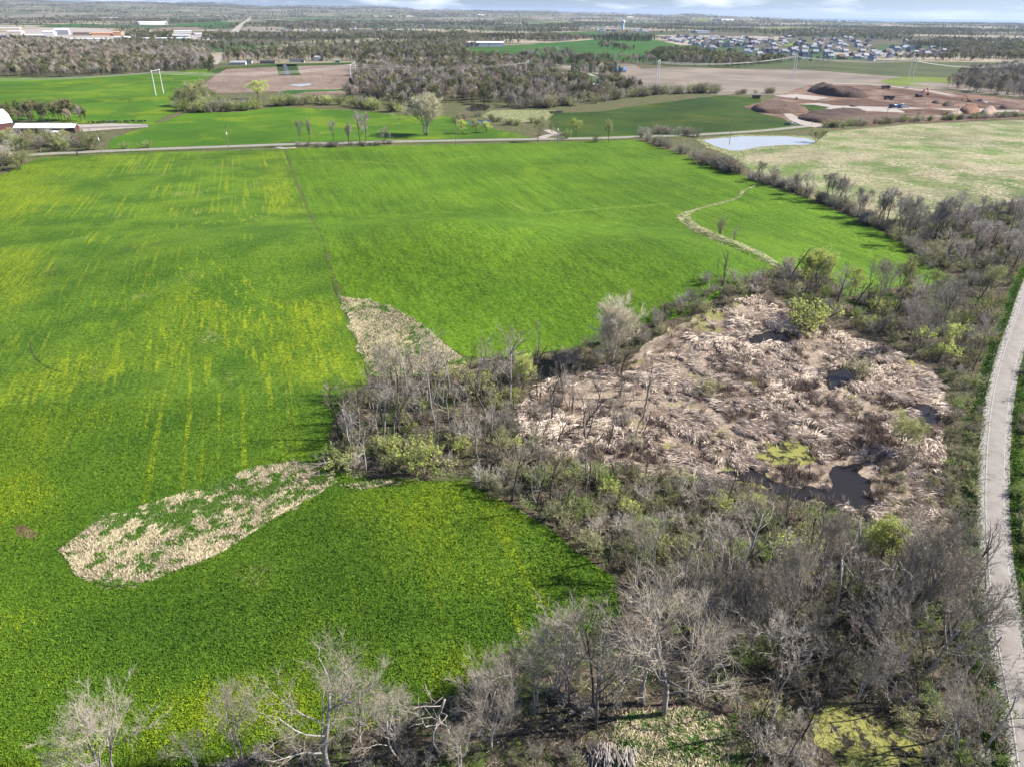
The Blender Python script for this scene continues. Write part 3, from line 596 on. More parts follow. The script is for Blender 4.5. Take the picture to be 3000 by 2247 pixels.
def make_tree(seed, h=16, trunk_r=0.22, fork=0.35, limbs=7, spread=38, levels=3, twigs=6, twig_len=0.9, tw=0.022, leaves=0, leaf_size=0.16, lean=0.0, up=0.12, stems=1, droop=0.0, kink=0.13, gap=0.0, leaf_top=0.0):
    """trunk with limbs, and a crown of branches, twigs and leaves: two triangle sets"""
    rnd = np.random.default_rng(seed); T, C = TB(), TB()
    def grow(p, d, L, r, depth):
        k = 6 if depth == 0 else (5 if depth == 1 else 3)
        pts = [p]; dirs = [d]
        for i in range(k):
            d = unit(d + rnd.normal(size=3)*kink*(0.6 if depth == 0 else 1.0) + np.array([0, 0, up if depth else 0.10]) - np.array([0, 0, droop*depth*0.12]))
            p = p + d*L/k; pts.append(p); dirs.append(d)
        rad = np.linspace(r, r*(0.42 if depth else 0.5), k+1)
        v, f = tube_vf(pts, rad, (7, 5, 4, 3)[min(depth, 3)]); (T if depth <= 1 else C).add(v, f, 0)
        pts = np.array(pts)
        if depth < levels:
            nb = limbs if depth == 0 else (rnd.integers(4, 7) if depth == 1 else rnd.integers(3, 5))
            for j in range(nb):
                t0 = fork if depth == 0 else 0.28
                t = t0 + (1-t0)*((j+rnd.uniform(0.2, 1))/nb) ; t = min(t, 1.0)
                if gap and rnd.random() < gap: continue
                x = t*k; i = min(int(x), k-1); q = pts[i]+(pts[i+1]-pts[i])*(x-i)
                ang = R(spread)*rnd.uniform(0.65, 1.3)*(1.0 if t < 0.97 else 0.5)
                base = L*(0.62 if depth == 0 else 0.58)*(1.15-0.5*t)*rnd.uniform(0.75, 1.15)
                grow(q, turn(dirs[i+1], ang, rnd), base, max(r*(1-0.55*t)*0.55, 0.02), depth+1)
        if depth >= max(levels-1, 1):
            n = twigs if depth == levels else twigs//2
            for j in range(n):
                x = rnd.uniform(0.25, 1)*k; i = min(int(x), k-1); q = pts[i]+(pts[i+1]-pts[i])*(x-i)
                dd = turn(dirs[i+1], R(rnd.uniform(15, 55)), rnd); dd = unit(dd + np.array([0, 0, up*1.5-droop]))
                twig(C, q, dd, twig_len*rnd.uniform(0.6, 1.3), tw, rnd)
                if leaves:
                    for _ in range(rnd.poisson(leaves*(1.0 if q[2] > h*leaf_top else 0.1))): leaf(C, q+dd*twig_len*rnd.uniform(0.2, 1.1)+rnd.normal(size=3)*0.15, leaf_size*rnd.uniform(0.6, 1.4), rnd)
    for s in range(stems):
        a = rnd.uniform(0, 2*math.pi); o = np.array([math.cos(a), math.sin(a), 0])*(0.0 if stems == 1 else rnd.uniform(0.1, 0.5))
        d0 = unit(np.array([lean + (0 if stems == 1 else o[0]*0.6), 0 if stems == 1 else o[1]*0.6, 1.0]))
        grow(o, d0, h*0.66*rnd.uniform(0.85, 1.05), trunk_r, 0)
    vs = np.concatenate([np.concatenate(T.v), np.concatenate(C.v)]); s = h/vs[:, 2].max()
    T.v = [x*s for x in T.v]; C.v = [x*s for x in C.v]
    return T, C
def make_shrub(seed, h=4.0, w=2.4, stems=14, twigs=9, tw=0.018, leaves=0.0, leaf_size=0.12, up=0.2):
    rnd = np.random.default_rng(seed); S, F = TB(), TB()
    for s in range(stems):
        a = rnd.uniform(0, 2*math.pi); tilt = rnd.uniform(0.05, 1.0); rr = rnd.uniform(0, 0.35)*w
        d = unit(np.array([math.cos(a)*tilt*w/h*1.5, math.sin(a)*tilt*w/h*1.5, 1.0])); p = np.array([math.cos(a)*rr*0.6, math.sin(a)*rr*0.6, 0]); L = h*rnd.uniform(0.55, 0.95); pts = [p]; dirs = [d]
        for i in range(5):
            d = unit(d+rnd.normal(size=3)*0.16+np.array([0, 0, 0.05])); p = p+d*L/5; pts.append(p); dirs.append(d)
        pts = np.array(pts); v, f = tube_vf(pts, np.linspace(0.05, 0.018, 6), 3); S.add(v, f)
        for b in range(6):
            x = rnd.uniform(0.15, 1)*5; i = min(int(x), 4); q = pts[i]+(pts[i+1]-pts[i])*(x-i); bd = unit(turn(dirs[i+1], R(rnd.uniform(25, 60)), rnd)+np.array([0, 0, 0.1])); bl = h*rnd.uniform(0.18, 0.36)
            e = q+bd*bl+rnd.normal(size=3)*0.1; v, f = tube_vf([q, (q+e)/2+rnd.normal(size=3)*0.07, e], [0.022, 0.017, 0.01], 3); F.add(v, f)
            for t in range(twigs):
                z = q+(e-q)*rnd.uniform(0.1, 1); dd = unit(turn(bd, R(rnd.uniform(15, 65)), rnd)+np.array([0, 0, up])); tl = rnd.uniform(0.35, 0.95)*h/4
                twig(F, z, dd, tl, tw, rnd)
                for _ in range(rnd.poisson(leaves)): leaf(F, z+dd*tl*rnd.uniform(0.2, 1.05)+rnd.normal(size=3)*0.08, leaf_size*rnd.uniform(0.6, 1.4), rnd)
    return S, F
def make_conifer(seed, h=12, w=2.6, tiers=16, per=11, n_needle=9):
    rnd = np.random.default_rng(seed); T, C = TB(), TB()
    v, f = tube_vf([(0, 0, 0), (0, 0, h*0.5), (0, 0, h*0.97)], [h*0.016, h*0.011, 0.02], 5); T.add(v, f)
    for i in range(tiers):
        t = (i+0.3)/tiers; z = h*(0.08+0.9*t); rr = w*(1-t)**0.8*rnd.uniform(0.85, 1.15)+0.15
        for j in range(per):
            a = rnd.uniform(0, 2*math.pi); L = rr*rnd.uniform(0.65, 1.1); d = np.array([math.cos(a), math.sin(a), rnd.uniform(-0.45, 0.1)])
            for k in range(n_needle):
                q = np.array([0, 0, z])+d*L*rnd.uniform(0.25, 1.0)+rnd.normal(size=3)*0.12*rr; s = h*0.026*rnd.uniform(0.7, 1.4); e = unit(d+rnd.normal(size=3)*0.6); n = unit(np.cross(e, rnd.normal(size=3)))
                C.add([q-e*s, q+n*s*0.45, q+e*s*1.2, q-n*s*0.45], [(0, 1, 2), (0, 2, 3)])
    return T, C
HOLD = bpy.data.collections.new('unused')
class Kind:
    """one kind of plant: a list of variants, each a list of (part name, mesh); placing copies thing and parts"""
    def __init__(s, name, cat, variants): s.name = name; s.cat = cat; s.var = variants; s.count = 0
    def put(s, pos, scale=1.0, rz=None, label=None, group=None, var=None, sxy=1.0, tilt=(0, 0)):
        i = random.randrange(len(s.var)) if var is None else var % len(s.var)
        o = empty(s.name, (float(pos[0]), float(pos[1]), float(pos[2])-0.05), 0, label, s.cat, group)
        o.rotation_euler = (tilt[0], tilt[1], random.uniform(0, 6.283) if rz is None else rz); o.scale = (scale*sxy, scale*sxy, scale)
        for nm, me in s.var[i][1]: link(nm, me, o)
        s.count += 1; return o
    def h(s, i): return s.var[i % len(s.var)][0]
def tree_kind(name, cat, specs, bark, tw, lf=None):
    vs = []
    for sp in specs:
        T, C = make_tree(**sp)
        vs.append((sp.get('h', 16), [('trunk', T.mesh('trunk', [bark])), ('crown', C.mesh('crown', [tw] + ([lf] if lf else [])))]))
    return Kind(name, cat, vs)
def shrub_kind(name, cat, specs, bark, tw, lf=None):
    vs = []
    for sp in specs:
        S, F = make_shrub(**sp)
        vs.append((sp.get('h', 4.0), [('stem', S.mesh('stem', [bark])), ('foliage', F.mesh('foliage', [tw] + ([lf] if lf else [])))]))
    return Kind(name, cat, vs)
K_bare = tree_kind('bare_tree', 'tree', [dict(seed=11, h=16, limbs=9, spread=36, twigs=8, tw=0.016), dict(seed=12, h=16, limbs=9, spread=44, fork=0.25, twigs=8, tw=0.016), dict(seed=13, h=16, limbs=10, spread=30, up=0.2), dict(seed=14, h=16, limbs=8, spread=40, stems=2, trunk_r=0.17), dict(seed=15, h=16, limbs=7, spread=34, stems=3, trunk_r=0.14, fork=0.4)], M_barkmid, M_twiggrey)
K_pale = tree_kind('pale_bare_tree', 'tree', [dict(seed=21, h=16, limbs=8, spread=38, kink=0.16, fork=0.3, twigs=7, tw=0.013, trunk_r=0.18), dict(seed=22, h=16, limbs=8, spread=32, stems=3, trunk_r=0.14, kink=0.15, twigs=7, tw=0.013), dict(seed=23, h=16, limbs=8, spread=42, kink=0.2, fork=0.3, twigs=8, tw=0.013, trunk_r=0.2), dict(seed=24, h=16, limbs=11, spread=34, up=0.2, stems=2, trunk_r=0.18, twigs=8, tw=0.013)], M_barkpale, M_twigpale)
M_twigcream = wood_mat('cream_twigs', (0.66, 0.60, 0.45), (0.52, 0.47, 0.34), 0.1)
K_fine = tree_kind('fine_twigged_tree', 'tree', [dict(seed=141, h=16, limbs=10, spread=40, twigs=10, tw=0.0075, fork=0.3, trunk_r=0.17, twig_len=1.1, kink=0.16), dict(seed=142, h=16, limbs=9, spread=36, twigs=9, tw=0.0075, fork=0.3, stems=2, trunk_r=0.16, twig_len=1.1, kink=0.15), dict(seed=143, h=16, limbs=8, spread=32, twigs=9, tw=0.0075, fork=0.28, stems=3, trunk_r=0.14, twig_len=1.1, kink=0.15), dict(seed=144, h=16, limbs=11, spread=44, twigs=10, tw=0.0075, fork=0.25, trunk_r=0.2, twig_len=1.2, kink=0.19)], M_barkpale, M_twigpale)
K_round = tree_kind('round_crowned_tree', 'tree', [dict(seed=151, h=16, limbs=8, spread=28, twigs=12, tw=0.02, fork=0.2, stems=8, trunk_r=0.12, twig_len=1.3, up=0.12, leaves=0.25, leaf_size=0.14), dict(seed=152, h=16, limbs=9, spread=30, twigs=12, tw=0.018, fork=0.2, stems=6, trunk_r=0.12, twig_len=1.3, up=0.12)], M_barkpale, M_twigcream, M_leafsage)
K_snag = tree_kind('dead_tree', 'tree', [dict(seed=31, h=12, limbs=6, spread=34, levels=2, twigs=4, trunk_r=0.15, gap=0.25, kink=0.17, fork=0.4, tw=0.016), dict(seed=32, h=12, limbs=5, spread=40, levels=2, twigs=3, trunk_r=0.17, gap=0.3, kink=0.22, fork=0.3, tw=0.016), dict(seed=33, h=12, limbs=7, spread=28, levels=2, twigs=5, trunk_r=0.13, gap=0.2, kink=0.12, fork=0.45, up=0.2, tw=0.016), dict(seed=34, h=12, limbs=4, spread=45, levels=2, twigs=3, trunk_r=0.16, gap=0.1, kink=0.25, fork=0.45, tw=0.016, stems=2)], M_barkdark, M_twigbrown)
K_snagpale = tree_kind('dead_pale_tree', 'tree', [dict(seed=41, h=12, limbs=6, spread=42, levels=2, twigs=4, trunk_r=0.14, gap=0.2, kink=0.25, fork=0.35, tw=0.018), dict(seed=42, h=12, limbs=5, spread=36, levels=2, twigs=4, trunk_r=0.12, gap=0.2, kink=0.2, fork=0.3, stems=3, tw=0.018), dict(seed=43, h=12, limbs=6, spread=50, levels=2, twigs=3, trunk_r=0.15, gap=0.25, kink=0.3, fork=0.45, tw=0.018)], M_barkpale, M_twigpale)
K_tall = tree_kind('hedgerow_tree', 'tree', [dict(seed=51, h=15, limbs=9, spread=36, up=0.16, trunk_r=0.2, fork=0.3, lean=0.12, twigs=8, tw=0.03), dict(seed=52, h=15, limbs=8, spread=34, up=0.16, trunk_r=0.17, fork=0.3, stems=2, lean=0.2, twigs=8, tw=0.03), dict(seed=53, h=15, limbs=7, spread=28, up=0.2, trunk_r=0.16, fork=0.35, stems=4, lean=0.12, twigs=7, tw=0.03), dict(seed=54, h=15, limbs=9, spread=42, up=0.12, trunk_r=0.2, fork=0.28, twigs=8, tw=0.03)], M_barkdark, M_twiggrey)
K_bud = tree_kind('budding_tree', 'tree', [dict(seed=61, h=12, limbs=9, spread=36, leaves=1.3, twigs=9, trunk_r=0.16, fork=0.18, leaf_size=0.12), dict(seed=62, h=12, limbs=10, spread=42, leaves=1.1, twigs=9, stems=2, trunk_r=0.13, fork=0.15, leaf_size=0.12), dict(seed=63, h=12, limbs=11, spread=32, leaves=1.5, twigs=9, trunk_r=0.15, fork=0.15, leaf_size=0.12)], M_barkdark, M_twigolive, M_leafsage)
K_yel = tree_kind('yellow_green_tree', 'tree', [dict(seed=71, h=12, limbs=11, spread=38, leaves=1.5, twigs=9, trunk_r=0.16, leaf_size=0.13, fork=0.12, tw=0.014), dict(seed=72, h=12, limbs=10, spread=36, leaves=1.3, twigs=9, stems=3, trunk_r=0.12, leaf_size=0.13, fork=0.2, tw=0.014), dict(seed=73, h=12, limbs=11, spread=46, leaves=1.6, twigs=9, trunk_r=0.16, fork=0.12, leaf_size=0.14, tw=0.014)], M_barkdark, M_twigolive, M_leafyel)
K_con = Kind('conifer', 'tree', [(12, (lambda tc_: [('trunk', tc_[0].mesh('trunk', [M_barkdark])), ('crown', tc_[1].mesh('crown', [M_needle]))])(make_conifer(s, 12, w))) for s, w in ((81, 2.6), (82, 3.2), (83, 2.2))])
K_sgrey = shrub_kind('grey_shrub', 'shrub', [dict(seed=91+i, h=4.0, w=2.3+0.3*(i % 3), stems=15, twigs=9, leaves=0.06) for i in range(5)], M_barkmid, M_twiggrey, M_leafsage)
K_sbrown = shrub_kind('brown_shrub', 'shrub', [dict(seed=101+i, h=3.6, w=2.4+0.3*(i % 3), stems=14, twigs=9, leaves=0.08) for i in range(4)], M_barkdark, M_twigbrown, M_leafsage)
K_solive = shrub_kind('olive_shrub', 'shrub', [dict(seed=111+i, h=3.8, w=2.5+0.3*(i % 3), stems=14, twigs=8, leaves=0.55, leaf_size=0.09) for i in range(4)], M_barkdark, M_twigolive, M_leafsage)
K_sgreen = shrub_kind('green_shrub', 'shrub', [dict(seed=121+i, h=3.6, w=2.4+0.3*(i % 3), stems=13, twigs=8, leaves=1.3, leaf_size=0.11) for i in range(4)], M_barkdark, M_twigolive, M_leafgreen)
K_syel = shrub_kind('yellow_green_shrub', 'shrub', [dict(seed=131+i, h=3.6, w=2.3+0.3*(i % 3), stems=13, twigs=8, leaves=1.5, leaf_size=0.12) for i in range(3)], M_barkdark, M_twigolive, M_leafyel)
ALLK = {'fine': K_fine, 'round': K_round, 'bare': K_bare, 'pale': K_pale, 'snag': K_snag, 'snagpale': K_snagpale, 'tall': K_tall, 'bud': K_bud, 'yel': K_yel, 'con': K_con, 'sgrey': K_sgrey, 'sbrown': K_sbrown, 'solive': K_solive, 'sgreen': K_sgreen, 'syel': K_syel}
def fit_height(base, top_py):
    """height of an upright thing that stands at base and reaches a picture row"""
    lo, hi = 0.2, 60.0
    for _ in range(30):
        m = (lo+hi)/2
        near = base[1] < 150 and m > 5
        if proj((base[0], base[1]+(0.2*m if near else 0.0), base[2]+m*(0.9 if near else 1.0)))[1] > top_py: lo = m
        else: hi = m
    return lo
# ------------------------------------------------------------------ single plants, read from the photograph
def plant(kind, bx, by, top, label, var=None, sxy=1.0, rz=None, tilt=(0, 0), group=None):
    """kind, foot and top in photograph units"""
    k = ALLK[kind]; b = P(bx, by); h = fit_height(b, top); i = random.randrange(len(k.var)) if var is None else var
    return k.put(b, h/k.h(i), rz, label, group, i, sxy, tilt)
S = [  # foreground wood, bottom of the picture
 ('fine', 336, 2272, 1985, 'pale grey bare tree with three rising stems at the lower left corner of the field', 2, 1.45),
 ('fine', 709, 2250, 1975, 'slender white-barked bare tree at the wood edge, beside the pale single-stemmed dead tree', 1, 1.0),
 ('snagpale', 890, 2247, 2040, 'pale single-stemmed dead tree leaning left at the bottom edge of the wood', 0, 0.7),
 ('fine', 963, 2265, 1868, 'large forked bare tree with a wide pale grey crown over the field edge', 3, 1.3),
 ('fine', 1057, 2190, 1905, 'grey bare tree just behind the large forked tree at the field edge', 0, 1.2),
 ('snagpale', 1256, 2205, 1965, 'crooked pale tree with arching limbs and a thick grey trunk near the bottom edge', 2, 1.5),
 ('fine', 1567, 2070, 1830, 'bare brown-grey tree leaning left beside the multi-stemmed clump in the foreground', 1, 1.0),
 ('fine', 1620, 2030, 1745, 'tall multi-stemmed grey bare tree at the right end of the lower field', 2, 1.2),
 ('bare', 1665, 2042, 1760, 'slim many-branched grey tree between the multi-stemmed clump and the straight dark tree', 3, 0.9),
 ('snag', 1736, 2082, 1690, 'straight slim dark tree rising left of the big forked trunk in the foreground', 2, 0.7),
 ('bare', 1745, 2135, 1800, 'dark thick-trunked tree leaning right and forking low in the foreground wood', 1, 1.1),
 ('fine', 1880, 2060, 1632, 'tallest pale grey bare tree with a fan-shaped crown in the foreground wood', 3, 1.1),
 ('fine', 1943, 2092, 1690, 'wide bare tree with a thick trunk and a crown spreading right over the thicket', 3, 1.35),
 ('fine', 2010, 2060, 1740, 'grey bare tree with long right-hand limbs behind the thick-trunked spreading tree', 0, 1.2),
 ('snagpale', 2117, 1775, 1545, 'pale upright dead tree standing alone in the middle of the lower thicket', 0, 0.9),
 ('snag', 2159, 2085, 1960, 'dark broken trunk leaning right at the edge of the foreground clearing', 1, 0.8),
 ('snagpale', 2248, 2150, 1850, 'long thin pale trunk leaning right above the yellow algae pool', 0, 0.7),
 ('snag', 2291, 2255, 2070, 'thin dark branching tree in front of the yellow algae pool', 2, 1.0),
 ('bare', 2546, 1960, 1690, 'stout dark bare tree with upswept limbs beside the country road', 1, 1.1),
 ('snagpale', 2527, 1872, 1570, 'white crooked dead tree just left of the bright green bush in the lower thicket', 2, 0.8),
 ('snag', 2421, 1985, 1785, 'slim dark tree left of the stout dark tree by the road', 0, 0.8),
 ('snag', 2705, 1962, 1800, 'crooked dark-stemmed tree leaning right towards the road', 1, 0.8),
 ('snag', 2770, 2190, 2060, 'small dark leaning tree on the road verge at the right end of the algae pool', 3, 0.9),
 ('snag', 2397, 1580, 1472, 'slender dark sapling in front of the dark pond', 2, 0.5),
 ('snag', 2600, 1720, 1540, 'thin dark tree behind the bright green bush', 0, 0.6),
 ('yel', 2570, 1660, 1490, 'bright yellow-green leafy tree on the near side of the dark pond', 1, 1.0),
 # clump at the corner of the two fields
 ('pale', 1139, 1160, 955, 'pale thin-stemmed bare tree clump standing before the upper straw patch', 1, 0.7),
 ('snag', 1196, 1108, 1010, 'small dark forked tree standing against the upper straw patch', 3, 0.7),
 ('snag', 1259, 1176, 1058, 'dark slender tree leaning left at the middle of the corner clump', 0, 0.5),
 ('snagpale', 1316, 1262, 1085, 'white-limbed dead tree in the middle of the corner clump', 0, 1.0),
 ('snag', 1375, 1096, 975, 'dark kinked tree on the wheat field edge, left of the pair of forked snags', 1, 0.6),
 ('snag', 1420, 1080, 965, 'dark forked snag at the tip of the wheat field', 3, 0.6),
 ('snagpale', 1420, 1205, 1090, 'pale zigzag dead tree at the left end of the reed bed', 2, 0.7),
 ('snag', 1569, 1115, 932, 'tall dark snag rising above the hedge bank before the wheat', 2, 0.55),
 ('snag', 1505, 1188, 1045, 'leaning dark tree at the left margin of the reeds', 1, 0.6),
 ('snag', 1614, 1236, 1070, 'thin dark twin-stemmed tree standing in the left part of the reeds', 3, 0.6),
 ('snag', 1648, 1180, 1050, 'short dark cluster of stems in the left part of the reeds', 0, 0.7),
 ('round', 1795, 1072, 858, 'large round-crowned pale bare tree where the wheat meets the reed marsh', 1, 1.05),
 ('snagpale', 1035, 1338, 1120, 'pale leaning bare tree at the left tip of the corner clump', 1, 0.8),
 ('snagpale', 1062, 1300, 1135, 'second pale bare tree behind the left tip of the corner clump', 0, 0.7),
 ('snagpale', 1393, 1305, 1190, 'low pale branching dead tree in the centre of the corner clump', 2, 1.2),
 ('snag', 1519, 1352, 1230, 'dark dead tree with curved limbs at the near left edge of the reeds', 1, 1.2),
 ('snag', 1474, 1268, 1165, 'dark leaning stem between the white-limbed tree and the reeds', 2, 0.6),
 ('snag', 1583, 1408, 1280, 'dark crooked tree at the near edge of the reeds', 3, 0.8),
 ('snag', 1650, 1446, 1268, 'very thin straight tree at the near edge of the reeds', 2, 0.4),
 ('snag', 1740, 1430, 1305, 'thin dark sapling in front of the reeds', 2, 0.5),
 ('snag', 1728, 1258, 1170, 'thin slanting dead stem among the left reeds', 0, 0.5),
 ('snag', 1786, 1288, 1205, 'slim slanting stem among the reeds right of the other', 0, 0.4),
 ('snag', 1690, 1300, 1180, 'bare dark sapling in the reeds below the cluster of stems', 1, 0.5),
 ('syel', 1240, 1390, 1282, 'rounded bright yellow-green bush at the front of the corner clump', 0, 0.95),
 ('syel', 1140, 1345, 1270, 'small yellow-green bush at the left front of the corner clump', 1, 0.8),
 ('bud', 1176, 1275, 1150, 'slender leafing tree in the left half of the corner clump', 2, 0.7),
 ('yel', 1533, 1140, 1028, 'pale yellow-green leafing tree on the far side of the corner clump', 1, 0.8),
 ('syel', 1393, 1150, 1072, 'leafing yellow-green bush at the far edge of the corner clump', 2, 0.9),
 ('syel', 1285, 1135, 1068, 'leafing bush just below the upper straw patch', 1, 1.0),
 # upper right wood and hedge
 ('yel', 2384, 842, 718, 'large yellow-green leafing tree at the near end of the creek', 1, 1.25),
 ('syel', 2362, 975, 868, 'brightest yellow two-lobed bush at the far edge of the reed marsh', 0, 1.1),
 ('yel', 2490, 868, 782, 'yellow-green leafing tree right of the large one by the creek', 2, 1.0),
 ('bud', 2660, 868, 800, 'pale green budding tree at the near end of the right-hand field', 0, 1.1),
 ('bud', 2745, 862, 795, 'pale green budding tree next to the hedge at the corner of the right-hand field', 1, 1.2),
 ('bud', 2900, 860, 765, 'pale green budding tree close to the road bend', 0, 1.2),
 ('snag', 2538, 897, 738, 'tallest slim dark tree in the wood beyond the reed marsh', 2, 0.55),
 ('snag', 2500, 880, 800, 'slim dark leaning stem left of the tallest slim tree beyond the marsh', 0, 0.5),
 ('snag', 2728, 915, 778, 'thin lone dark stem standing before the right-hand field', 2, 0.4),
 ('snag', 2122, 850, 738, 'dark forked bare tree on the point of wheat beyond the marsh', 3, 0.7),
 ('snag', 2098, 838, 740, 'thin upright dark tree left of the forked one beyond the marsh', 2, 0.4),
 ('sbrown', 2108, 687, 628, 'narrow upright dark bush standing alone on the creek strip', 0, 0.45),
 ('sgrey', 2151, 705, 664, 'smaller narrow grey bush on the creek strip', 0, 0.4),
 ('bare', 2660, 1050, 890, 'multi-stemmed grey tree standing in water at the right end of the marsh', 4, 0.8),
 ('bare', 2700, 1030, 868, 'dark grey tree behind the multi-stemmed one at the right end of the marsh', 3, 0.8),
 ('bud', 2640, 1320, 1195, 'brown-olive tree clump between the reeds and the road', 1, 0.9),
 ('bud', 2690, 1330, 1215, 'second brown-olive tree nearest to the road beside the reeds', 0, 0.7),
 ('solive', 2515, 1118, 1045, 'olive bush in the middle of the right marsh pools', 0, 0.9),
 ('solive', 2075, 1160, 1095, 'small leafing bush with a fallen trunk in the far part of the reeds', 1, 0.9),
 ('snag', 2300, 1215, 1140, 'thin dark stem in the centre of the reed marsh', 0, 0.4),
 # beyond the crossing road
 ('round', 1248, 398, 264, 'large pale round-crowned tree with the sunlit twigs beyond the crossing road', 0, 1.55),
 ('yel', 757, 290, 232, 'rounded yellow-green willow at the foot of the brown stubble field', 2, 1.8),
 ('tall', 1055, 425, 322, 'bare spreading tree tallest in the roadside row', 3, 1.1),
 ('tall', 1072, 418, 324, 'straight bare tree right of the tallest in the roadside row', 0, 0.8),
 ('tall', 881, 432, 345, 'bare tree at the left end of the roadside row', 0, 0.6),
 ('tall', 906, 420, 340, 'second bare tree from the left end of the roadside row', 2, 0.5),
 ('snag', 932, 420, 378, 'broken stub of a tree in the roadside row', 1, 0.5),
 ('tall', 978, 424, 348, 'bare tree in the middle of the roadside row', 0, 0.7),
 ('tall', 1022, 430, 352, 'bare tree left of the tallest in the roadside row', 2, 0.6),
 ('tall', 1128, 425, 368, 'bare tree at the right end of the roadside row', 3, 1.1),
 ('bud', 1575, 418, 335, 'brown leafing tree beside the farm lane junction', 0, 1.0),
 ('bud', 1617, 398, 353, 'small pale green tree just right of the farm lane junction', 2, 0.8),
 ('yel', 1688, 396, 345, 'round pale green willow by the farm lane junction', 0, 1.3),
 ('bud', 1783, 418, 346, 'solitary slender budding tree on the far edge of the wheat', 2, 0.8),
 ('sgreen', 1660, 408, 378, 'dark round bush left of the round willow at the junction', 0, 1.1),
 ('sbrown', 1746, 418, 396, 'low brown bush on the far edge of the wheat', 1, 1.2),
 ('yel', 1355, 394, 350, 'leafing bush nearest the white pole beyond the road', 2, 1.3), ('yel', 1395, 394, 348, 'leafing bush between the two others beyond the road', 0, 1.4), ('yel', 1425, 390, 352, 'leafing bush at the right of the three beyond the road', 1, 1.2),
 ('snag', 225, 458, 408, 'leafless roadside tree with a short trunk before the farm', 3, 1.8), ('bud', 270, 442, 385, 'spreading dark tree by the pole near the farm', 1, 1.5),
 ('sgreen', 366, 438, 415, 'round dark bush left of the pair on the roadside', 0, 1.2), ('sgreen', 435, 435, 410, 'round dark bush right of the pair on the roadside', 1, 1.2),
 ('bare', 555, 285, 236, 'pale bare tree above the dark clump in the hay field', 1, 1.3),
 ('bud', 2390, 418, 372, 'brown-olive thorn clump at the right end of the pale pond', 1, 1.4),
]
for kind, bx, by, top, label, var, sxy in S: plant(kind, bx, by, top, label, var, sxy)
# hedge of leaning trees along the right-hand field
HT = [(2226, 532, 470), (2262, 545, 482), (2335, 572, 500), (2362, 582, 500), (2420, 590, 500), (2440, 596, 505), (2452, 594, 508), (2475, 610, 525), (2515, 636, 545), (2530, 640, 556), (2565, 654, 550), (2580, 660, 552), (2597, 650, 545), (2620, 654, 552), (2642, 667, 580), (2660, 668, 570), (2682, 675, 590), (2723, 694, 570), (2736, 700, 572), (2750, 699, 578), (2763, 695, 575), (2778, 703, 580), (2812, 680, 583), (2886, 645, 590), (2918, 648, 582), (2945, 649, 560), (2980, 655, 610), (2870, 720, 640), (2900, 740, 645), (2940, 760, 660), (2850, 760, 670), (2960, 800, 690), (2820, 780, 700)]
for n, (bx, by, t) in enumerate(HT):
    b = P(bx, by); i = n % 4; K_tall.put(b, fit_height(b, t)/15, random.uniform(-0.5, 0.5) if n > 10 else None, 'dark leaning bare tree in the hedgerow between the right-hand field and the pale meadow', 'leaning trees in the hedgerow', i, 1.15)

# ------------------------------------------------------------------ thickets: filled by stand
def scatter(poly, n, dmin, pts=None, world=None):
    p = np.array(world if world is not None else [V(*q)[:2] for q in poly]); lo, hi = p.min(0), p.max(0); out = []; tries = 0
    while len(out) < n and tries < n*60:
        tries += 1; q = lo+(hi-lo)*rng.random(2)
        if not in_poly(q[:1], q[1:], p)[0]: continue
        if any((q[0]-a)**2+(q[1]-b)**2 < dmin*dmin for a, b in out): continue
        out.append((q[0], q[1]))
    return out
def stand(poly, n, dmin, kinds, where, sc=(0.7, 1.25), avoid=None):
    for x, y in scatter(poly, n, dmin):
        if avoid is not None and in_poly(np.array([x]), np.array([y]), avoid)[0]: continue
        names, wts = zip(*kinds); kk = random.choices(names, wts)[0]; k = ALLK[kk]
        s = random.uniform(*sc)
        k.put((x, y, float(H(x, y))+0.08), s, None, '%s %s' % ({'sgrey': 'leafless grey twiggy shrub', 'sbrown': 'bare brown shrub', 'solive': 'olive half-leafed shrub', 'sgreen': 'fresh green leafing shrub', 'syel': 'yellow-green leafing shrub', 'bare': 'bare grey tree', 'pale': 'pale bare tree', 'snag': 'slim dark dead tree', 'snagpale': 'pale dead tree', 'bud': 'budding tree', 'tall': 'slim bare tree', 'con': 'dark conifer', 'yel': 'yellow-green tree'}[kk], where), '%ss %s' % (k.name.replace('_', ' '), where), None, random.uniform(0.85, 1.2))
pondw = np.array([V(*q)[:2] for q in POND])
stand([(718, 925), (760, 875), (830, 820), (1000, 815), (1130, 800), (1110, 880), (1130, 960), (1215, 1010), (1050, 1020), (900, 1020), (760, 1025), (700, 1000)], 95, 2.2, [('sgrey', 4), ('sbrown', 4), ('solive', 3), ('syel', 1), ('snagpale', 1.2), ('snag', 1)], 'in the clump at the corner of the two fields', (0.65, 1.15))
stand([(980, 780), (1150, 775), (1290, 738), (1400, 700), (1480, 690), (1400, 760), (1310, 800), (1190, 810), (1100, 830)], 34, 2.2, [('sbrown', 5), ('sgrey', 3), ('solive', 1), ('snag', 0.8)], 'on the bank between the wheat and the reeds', (0.6, 1.0))
stand([(1010, 1045), (1230, 1015), (1440, 1040), (1560, 1060), (1640, 1088), (1760, 1130), (1900, 1165), (2080, 1185), (2105, 1260), (2110, 1330), (1700, 1260), (1560, 1300), (1345, 1235), (1200, 1140)], 190, 2.1, [('sgrey', 5), ('sbrown', 2.5), ('solive', 6), ('syel', 0.8), ('sgreen', 2.2), ('snag', 1.2), ('snagpale', 1.0)], 'in the lower thicket between field and marsh', (0.6, 1.1), pondw)
